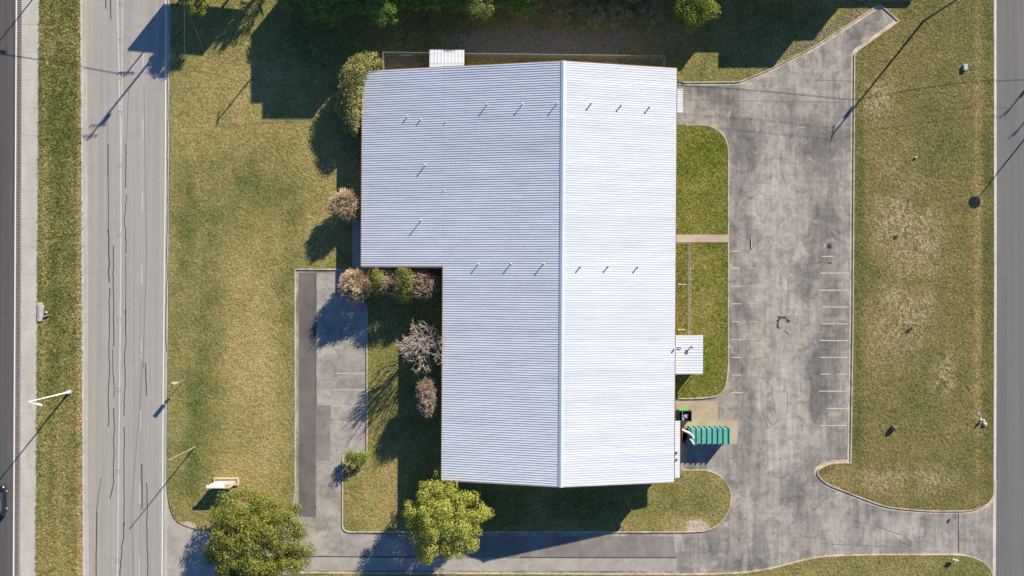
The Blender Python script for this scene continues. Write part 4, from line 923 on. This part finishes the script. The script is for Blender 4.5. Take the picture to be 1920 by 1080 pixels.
# ------------------------------------------------------------------ things in the loading corner
# ribbed roll-off container
X0, X1, Y0, Y1 = gx(1285.5), gx(1360.5), gy(826), gy(799.5); HC = 2.3
t = thing('waste_container', ((X0 + X1) / 2, (Y0 + Y1) / 2, 0), 'long teal ribbed waste container on the tan concrete pad', 'container')
MB().box(X0, X1, Y0, Y1, .18, HC).build('body', M['teal'], t)
nr = 8
for k in range(nr):
    x = X0 + .35 + (X1 - X0 - .5) * k / (nr - 1)
    mb = MB(); w_ = .10; dd = .17
    mb.box(x - w_ / 2, x + w_ / 2, Y0 - dd, Y1 + dd, HC, HC + .16); mb.box(x - w_ / 2, x + w_ / 2, Y1, Y1 + dd, .1, HC); mb.box(x - w_ / 2, x + w_ / 2, Y0 - dd, Y0, .1, HC)
    mb.build('rib', M['teal'], t)
for (a, b_) in ((1307, 823), (1347, 806)): q = g(a, b_, HC); MB().box(q.x - .28, q.x + .28, q.y - .2, q.y + .2, HC, HC + .05).build('hatch', M['bluepaint'], t)
for yy in (Y0 + .3, Y1 - .3): MB().box(X0, X1, yy - .08, yy + .08, 0, .18).build('skid', M['dark_metal'], t)
MB().box(X1, X1 + .1, Y0 + .1, Y1 - .1, .2, HC - .05).build('tailgate', M['teal'], t)
# compactor with its arms
t = thing('compactor', (gx(1281), gy(815), 0), 'rusty brown compactor with white arms at the left end of the teal container', 'machine')
cx0, cx1, cy0, cy1 = gx(1275.5), gx(1284.8), gy(827), gy(800)
MB().box(cx0, cx1, cy0, cy1, .1, 1.25).build('body', M['rust'], t)
hp = MB(); hp.add([(cx0 + .1, cy0 + .2, 1.25), (cx1, cy0 + .2, 1.25), (cx1, cy1 - .2, 1.25), (cx0 + .1, cy1 - .2, 1.25), (cx0 - .1, cy0, 1.75), (cx1 + .15, cy0, 1.75), (cx1 + .15, cy1, 1.75), (cx0 - .1, cy1, 1.75)], [(0, 1, 5, 4), (1, 2, 6, 5), (2, 3, 7, 6), (3, 0, 4, 7), (3, 2, 1, 0)])
hp.build('hopper', M['rust'], t)
a = g(1279, 806, 2.2); b_ = g(1294, 813, 2.6); c = g(1301, 821, 2.6); MB().path([a, b_], .2, 8).build('arm', M['white_metal'], t); MB().path([b_, c], .13, 8).build('arm', M['white_metal'], t)
a = g(1287, 828, 1.9); b_ = g(1294, 823, 2.5); c = g(1301.5, 834, 2.5); MB().path([a, b_], .16, 8).build('arm', M['bluepaint'], t); MB().path([b_, c], .13, 8).build('arm', M['white_metal'], t)
a = g(1283, 830, 1.8); b_ = g(1293, 818, 2.4); MB().path([a, b_], .17, 8).build('hydraulic_ram', M['dark_metal'], t)
for p in (b_, c): MB().blobby(p, .2, .2, .2, .05, 3, 1).build('joint', M['rust'], t)
# open dumpster with bags
dx0, dx1, dy0, dy1 = gx(1268.5), gx(1292.5), gy(787), gy(767.5); dx0 = max(dx0, wx2 + .35)
t = thing('open_dumpster', ((dx0 + dx1) / 2, (dy0 + dy1) / 2, 0), 'small dark open dumpster with a green lid beside the building', 'dumpster')
mb = MB(); k = .08; hd_ = 1.5
mb.box(dx0, dx1, dy0, dy1, .1, .2)
for a in ((dx0, dx1, dy0, dy0 + k), (dx0, dx1, dy1 - k, dy1), (dx0, dx0 + k, dy0 + k, dy1 - k), (dx1 - k, dx1, dy0 + k, dy1 - k)): mb.box(*a, .2, hd_)
mb.build('bin', M['dkgreen'], t)
MB().add([(dx0 + .1, dy1 + .06, hd_), (dx1 - .5, dy1 + .06, hd_), (dx1 - .5, dy1 + .5, hd_ - .6), (dx0 + .1, dy1 + .5, hd_ - .6), (dx0 + .1, dy1 + .03, hd_ - .03), (dx1 - .5, dy1 + .03, hd_ - .03), (dx1 - .5, dy1 + .46, hd_ - .63), (dx0 + .1, dy1 + .46, hd_ - .63)], [(0, 1, 2, 3), (7, 6, 5, 4), (0, 4, 5, 1), (2, 6, 7, 3), (0, 3, 7, 4), (1, 5, 6, 2)]).build('lid', M['green'], t)
MB().box(dx0 + .55, dx0 + .62, dy0, dy1, hd_, hd_ + .06).build('crossbar', M['galv'], t)
rr = random.Random(4); bw = dx1 - dx0; bd = dy1 - dy0
for i, (u, v, s, m_, lb) in enumerate(((.45, .75, .30, 'black_plastic', 'black bag at the back of the open dumpster'), (.75, .6, .28, 'purple', 'purple bag at the right side of the open dumpster'), (.62, .3, .27, 'purple', 'purple bag at the front of the open dumpster'), (.38, .45, .24, 'bluepaint', 'blue bag left of the white ring in the open dumpster'), (.84, .28, .22, 'black_plastic', 'black bag in the front right corner of the open dumpster'), (.4, .2, .22, 'white_metal', 'white bag in the front left of the open dumpster'))):
    o = MB().blobby((dx0 + bw * u, dy0 + bd * v, .95), s * 1.1, s, s * .9, .14, i, 2).build('trash_bag', M[m_]); tag(o, lb, 'trash bag', 'bags in the open dumpster')
    MB().tube((dx0 + bw * u, dy0 + bd * v, .95 + s * .8), (dx0 + bw * u + .05, dy0 + bd * v, .95 + s * 1.15), .03, .06, 6).build('knot', M[m_], o) if False else None
rg = MB(); n = 20; cx, cy, cz = dx0 + bw * .55, dy0 + bd * .5, 1.28
vs = [(cx + (.17 + .055 * math.cos(b2)) * math.cos(a2), cy + (.17 + .055 * math.cos(b2)) * math.sin(a2), cz + .055 * math.sin(b2)) for a2 in [2 * math.pi * i / n for i in range(n)] for b2 in [2 * math.pi * j / 8 for j in range(8)]]
rg.add(vs, [(i * 8 + j, ((i + 1) % n) * 8 + j, ((i + 1) % n) * 8 + (j + 1) % 8, i * 8 + (j + 1) % 8) for i in range(n) for j in range(8)], True)
tag(rg.build('plastic_ring', M['white_metal']), 'white ring lying on the bags in the open dumpster', 'ring')

# ------------------------------------------------------------------ monument sign
b = g(424, 900); t = thing('monument_sign', (b.x, b.y, .1), 'white monument sign on a tan base near the big round tree', 'sign')
bx0, bx1, by0, by1 = gx(402.5), gx(448.5), gy(909), gy(895)
mb = MB(); k = .22
for a in ((bx0, bx1, by0, by0 + k), (bx0, bx1, by1 - k, by1), (bx0, bx0 + k, by0 + k, by1 - k), (bx1 - k, bx1, by0 + k, by1 - k)): mb.box(*a, 0, .42)
mb.build('planter_wall', M['sign_tan'], t)
MB().box(bx0 + k, bx1 - k, by0 + k, by1 - k, .0, .3).build('gravel_bed', M['stone'], t)
yc = (by0 + by1) / 2 - .1
MB().box(bx0 + .55, bx1 - .45, yc - .22, yc + .22, .3, 1.0).build('pedestal', M['sign_tan'], t)
MB().box(bx0 + .2, bx1 - 1.35, yc - .17, yc + .17, 1.0, 2.75).build('sign_panel', M['sign_white'], t)
MB().box(bx1 - 1.35, bx1 - .45, yc - .28, yc + .28, 1.0, 2.55).build('side_pillar', M['sign_tan'], t)
MB().box(bx0 - .1, bx1 - 1.34, yc - .24, yc + .24, 2.75, 2.87).build('cap', M['sign_white'], t)
MB().box(bx1 - 1.4, bx1 - .4, yc - .34, yc + .34, 2.55, 2.66).build('pillar_cap', M['sign_tan'], t)
for xx in (bx0 + .1, bx0 + .42): MB().lathe((xx, by1 - .75, .3), [(.1, 0), (.12, .3), (.06, .42)], 8).build('spotlight', M['dark_metal'], t)

# ------------------------------------------------------------------ the car on the highway (front towards the top)
cc = g(5, 936); CL, CWd = 4.75, 1.88
t = thing('car', (cc.x, cc.y, 0), 'dark navy car at the left edge driving up the highway', 'car')
def loft(sections, closed=True):
    """sections: (y, [(x, z)...]) right half from bottom to top, mirrored"""
    mb = MB(); rows = []
    for y, hp in sections:
        full = [(x, z) for x, z in hp] + [(-x, z) for x, z in hp[::-1]]
        rows.append([(cc.x + x, cc.y + y, z) for x, z in full])
    n = len(rows[0]); vs = [v for r_ in rows for v in r_]
    fs = [(i * n + j, i * n + (j + 1) % n, (i + 1) * n + (j + 1) % n, (i + 1) * n + j) for i in range(len(rows) - 1) for j in range(n)]
    mb.add(vs, fs, True); mb.add(rows[0], [tuple(range(n - 1, -1, -1))]); mb.add(rows[-1], [tuple(range(n))]); return mb
hw = CWd / 2
def sec(y, wd, zb, zs, zt, top):
    return (y, [(wd * .80, zb), (wd * .97, zb + .12), (wd, (zb + zs) / 2), (wd * .985, zs), (wd * .90, zt - .02), (top, zt), (top * .4, zt + .025)])
body = loft([sec(-2.36, hw * .78, .42, .78, .92, .55), sec(-2.28, hw * .90, .30, .80, 1.0, .62), sec(-1.9, hw * .98, .24, .82, 1.03, .70), sec(-1.2, hw, .22, .84, 1.02, .74), (0.0, sec(0, hw, .22, .84, 1.0, .74)[1]), sec(.9, hw, .22, .83, .98, .74), sec(1.5, hw * .99, .24, .80, .94, .72), sec(2.0, hw * .95, .27, .74, .86, .66), sec(2.25, hw * .84, .32, .66, .76, .56), sec(2.37, hw * .66, .40, .58, .64, .42)])
bo = body.build('body', M['car_paint'], t)
cab = loft([(-2.15, [(.62, 1.0), (.60, 1.02), (.55, 1.04), (.3, 1.05)]), (-1.55, [(.80, 1.0), (.72, 1.25), (.64, 1.40), (.35, 1.44)]), (-.6, [(.84, .98), (.74, 1.3), (.66, 1.47), (.36, 1.51)]), (.25, [(.84, .98), (.73, 1.3), (.65, 1.45), (.36, 1.49)]), (.62, [(.82, .97), (.70, 1.25), (.62, 1.36), (.34, 1.39)]), (1.35, [(.70, .93), (.66, .95), (.58, .965), (.3, .98)])])
cb = cab.build('cabin_glass', M['glass'], t)
MB().add([(cc.x + x, cc.y + y, z) for x, y, z in ((-.64, .30, 1.475), (.64, .30, 1.475), (.655, -.6, 1.50), (.63, -1.5, 1.43), (-.63, -1.5, 1.43), (-.655, -.6, 1.50), (0, .32, 1.525), (0, -.6, 1.55), (0, -1.52, 1.475))],
         [(0, 6, 7, 5), (6, 1, 2, 7), (5, 7, 8, 4), (7, 2, 3, 8)]).build('roof_skin', M['car_paint'], t)
for s in (-1, 1):
    for (y0, z0, y1, z1) in ((-1.5, 1.36, -1.45, 1.0), (-.15, 1.42, -.1, 1.0)):
        MB().tube((cc.x + s * .665, cc.y + y0, z0 + .05), (cc.x + s * .83, cc.y + y1, z1), .03, .03, 6).build('pillar', M['car_paint'], cb)
    MB().tube((cc.x + s * .63, cc.y + .5, 1.40), (cc.x + s * .72, cc.y + 1.3, .97), .035, .035, 6).build('pillar', M['car_paint'], cb)
    MB().path([(cc.x + s * .70, cc.y - 1.45, 1.46), (cc.x + s * .71, cc.y - .5, 1.53), (cc.x + s * .70, cc.y + .2, 1.51)], .022, 6).build('roof_rail', M['galv'], t)
    MB().blobby((cc.x + s * 1.0, cc.y + .72, 1.0), .11, .07, .075, .03, 1, 2).build('mirror', M['car_paint'], t)
    MB().blobby((cc.x + s * .64, cc.y + 2.12, .73), .17, .22, .075, .03, 2, 2).build('headlight', M['lamp_clear'], t)
    MB().blobby((cc.x + s * .70, cc.y - 2.24, .86), .18, .12, .10, .03, 3, 2).build('tail_light', M['lamp_red'], t)
    for yy in (1.45, -1.38):
        x = cc.x + s * (hw - .10); wl = MB()
        wl.tube((x - .11, cc.y + yy, .34), (x + .11, cc.y + yy, .34), .34, .34, 20); wh = wl.build('wheel', M['tyre'], t)
        MB().tube((x - .115 if s < 0 else x + .10, cc.y + yy, .34), (x - .10 if s < 0 else x + .118, cc.y + yy, .34), .22, .22, 16).build('rim', M['rim'], wh)
MB().box(cc.x - .62, cc.x + .62, cc.y - 2.42, cc.y - 2.34, .45, .58).build('bumper', M['dark_metal'], t)
for s in (-1, 1): MB().blobby((cc.x + s * .3, cc.y + 2.33, .58), .28, .05, .06, .02, 5, 1).build('grille', M['galv'], t)

# ------------------------------------------------------------------ small things
def post_top(o): return o
b = g(1409, 456); o = MB(); prof = [(-.10, 0), (-.07, .13), (.07, .13), (.10, 0)]
o.add([(b.x + x, b.y - .9, z) for x, z in prof] + [(b.x + x, b.y + .9, z) for x, z in prof], [(0, 4, 5, 1), (1, 5, 6, 2), (2, 6, 7, 3), (3, 2, 1, 0)[::-1], (4, 5, 6, 7)[::-1]])
tag(o.build('wheel_stop', M['kerb_white']), 'pale concrete wheel stop lying across the lot by the entry walk', 'wheel stop')
for px, py, ln, lb in ((1278.5, 533.5, 1.4, 'pale plank on the grass strip by the fence gate'), (1277, 618, 1.2, 'pale plank on the grass just above the porch roof')):
    b = g(px, py); mb = MB().box(b.x - ln / 2, b.x + ln / 2, b.y - .11, b.y + .11, .1, .2); o = mb.build('plank', M['tan_wood']); tag(o, lb, 'plank', 'planks beside the right wall')
# utility pedestal
b = g(1807, 127); t = thing('utility_box', (b.x, b.y, .1), 'small pale green utility box on the right lawn near the street', 'utility box')
MB().box(b.x - .26, b.x + .26, b.y - .44, b.y + .44, .1, .5).build('cabinet', simple('pale_green_cabinet', (.42, .50, .46), .5), t); MB().box(b.x - .29, b.x + .29, b.y - .47, b.y + .47, .5, .56).build('lid', M['galv'], t); MB().box(b.x - .36, b.x + .36, b.y - .6, b.y + .6, .08, .16).build('pad', M['grey_concrete'], t)
# hydrant with its valve rock and meter lid
b = g(1838.5, 787); t = thing('fire_hydrant', (b.x, b.y, .1), 'white fire hydrant on the grass by the right-hand kerb', 'hydrant')
MB().lathe((b.x, b.y, .1), [(.22, 0), (.22, .06), (.14, .08), (.14, .55), (.19, .57), (.19, .62), (.15, .72), (.06, .84), (.05, .92)], 14).build('barrel', M['white_metal'], t)
for dx, dy in ((.3, .05), (-.3, -.05), (.05, -.3)): MB().tube((b.x, b.y, .55), (b.x + dx, b.y + dy, .55), .08, .08, 10).build('nozzle', M['white_metal'], t)
for px, py, rx, ry, rz_, m_, lb, sd_ in ((1844.5, 795, .36, .42, .26, 'beige_rock', 'beige rounded rock beside the white hydrant', 1), (1673, 801.5, .46, .5, .6, 'wood_pole', 'rounded brown stump on the right lawn below its middle', 2), (1715, 296, .22, .2, .25, 'kerb_white', 'small white stone on the upper right lawn', 3)):
    b = g(px, py); o = MB().blobby((b.x, b.y, .1 + rz_ * .5), rx, ry, rz_, .10, sd_, 2).build('rock' if m_ != 'wood_pole' else 'tree_stump', M[m_]); tag(o, lb, 'rock' if m_ != 'wood_pole' else 'stump')
b = g(1833.5, 775); tag(MB().lathe((b.x, b.y, .08), [(.32, 0), (.32, .07), (.28, .08)], 18).build('meter_lid', M['grey_concrete']), 'round grey meter lid in the grass above the white hydrant', 'meter lid')
b = g(1712, 609); cl = [(b.x + dx, b.y + dy, z_, r_) for dx, dy, z_, r_ in ((0, 0, .55, .32), (.2, .15, .75, .25), (-.15, .1, .8, .25), (.1, -.1, .95, .22), (.3, 0, .5, .22))]
leafy('sapling', 1712, 609, .1, .4, .4, 3, .5, 260, .07, 'leaf_hedge', 'small yellowish sapling in the middle of the right lawn', 81, 'sapling', .04, .3, None, cl)
b = g(1680, 443); cl = [(b.x + dx, b.y + dy, z_, r_) for dx, dy, z_, r_ in ((0, 0, .25, .3), (.2, .15, .25, .22), (-.2, -.1, .2, .22))]
leafy('weed_clump', 1680, 443, .1, .4, .4, 3, .5, 300, .07, 'leaf_dark', 'dark weed clump among the pale ruts of the right lawn', 82, 'weed', .03, .15, None, cl)
bare('fallen_branch', 1820, 723, .1, .8, .55, M['twig_tan'], 'small dry branch lying on the right lawn above the hydrant', 83, 4, 3, .035, 1.6, 'branch', tw=.02)
b = g(1786, 1046); t = thing('yard_sign', (b.x, b.y, .1), 'small white yard sign on the grass at the bottom right corner', 'sign')
MB().tube((b.x, b.y, .05), (b.x, b.y, 1.05), .03).build('post', M['white_metal'], t)
MB().obox((b.x - .42, b.y + .1), (b.x + .42, b.y - .1), .04, .55, 1.05).build('panel', M['sign_white'], t); MB().obox((b.x - .2, b.y - .38), (b.x + .2, b.y + .38), .04, .6, 1.0).build('panel', M['sign_white'], t)
# drain inlet in the median
b = g(78, 584); t = thing('drain_inlet', (b.x, b.y, .05), 'broken pale concrete drain inlet at the left edge of the median', 'drain')
MB().prism([(gx(72.5), gy(567)), (gx(79), gy(567.5)), (gx(84.5), gy(575)), (gx(82), gy(584)), (gx(83.5), gy(592)), (gx(80), gy(602)), (gx(72.5), gy(602))], 0, .3).build('slab', M['road_edge'], t)
MB().box(gx(74), gx(77), gy(596), gy(574), .3, .34).build('grate', M['galv'], t)
for i, (x, y, s) in enumerate(((88, 586, .35), (91, 591, .28), (86, 593, .22))): p = g(x, y); MB().blobby((p.x, p.y, .25), s, s * .8, .3, .15, i, 1).build('rubble', M['stone'], t)
a = g(86, 592, .3); b_ = g(96, 582, .9); MB().tube(a, b_, .05, .03, 6).build('bar', M['dark_metal'], t)
# two downpipes' splash by lower left corner: yard tap
b = g(819, 884, 1); t = thing('yard_tap', (b.x, b.y, .1), 'pale pipe at the lower left corner of the roof', 'pipe')
MB().path([(b.x, b.y, .05), (b.x, b.y, 1.0), (b.x + 1.0, b.y, 1.0)], .04, 8).build('pipe', M['galv'], t)
# riprap stones along the lot end
st = []; V_, F_ = [], []
bm = bmesh.new(); bmesh.ops.create_icosphere(bm, subdivisions=1, radius=1); iv = np.array([v.co[:] for v in bm.verts]); if_ = np.array([[v.index for v in f.verts] for f in bm.faces]); bm.free()
cnt = 0
for (x0, y0, x1, y1) in ((1442, 124, 1530, 79), (1530, 79, 1634, 11)):
    L = math.hypot(x1 - x0, y1 - y0); nx, ny = -(y1 - y0) / L, (x1 - x0) / L
    for k in range(int(L * 5)):
        s = random.random(); o_ = -abs(random.gauss(2.5, 5.5)) - 1; x = x0 + (x1 - x0) * s + nx * o_; yv = y0 + (y1 - y0) * s + ny * o_
        r_ = random.uniform(.04, .11); jit = 1 + RNG.uniform(-.25, .25, (12, 1)); V_.append(iv * jit * np.array([r_ * random.uniform(.7, 1.4), r_, r_ * .6]) + np.array([gx(x), gy(yv), .12])); F_.append(if_ + 12 * cnt); cnt += 1
tag(np_obj('loose_stones', np.concatenate(V_), np.concatenate(F_), M['stone']), 'pale loose stones along the upper edge of the lot end', 'stones', kind='stuff')
for o in (o for o in bpy.data.objects if o.type == 'MESH' and o.name.startswith('loose')): pass
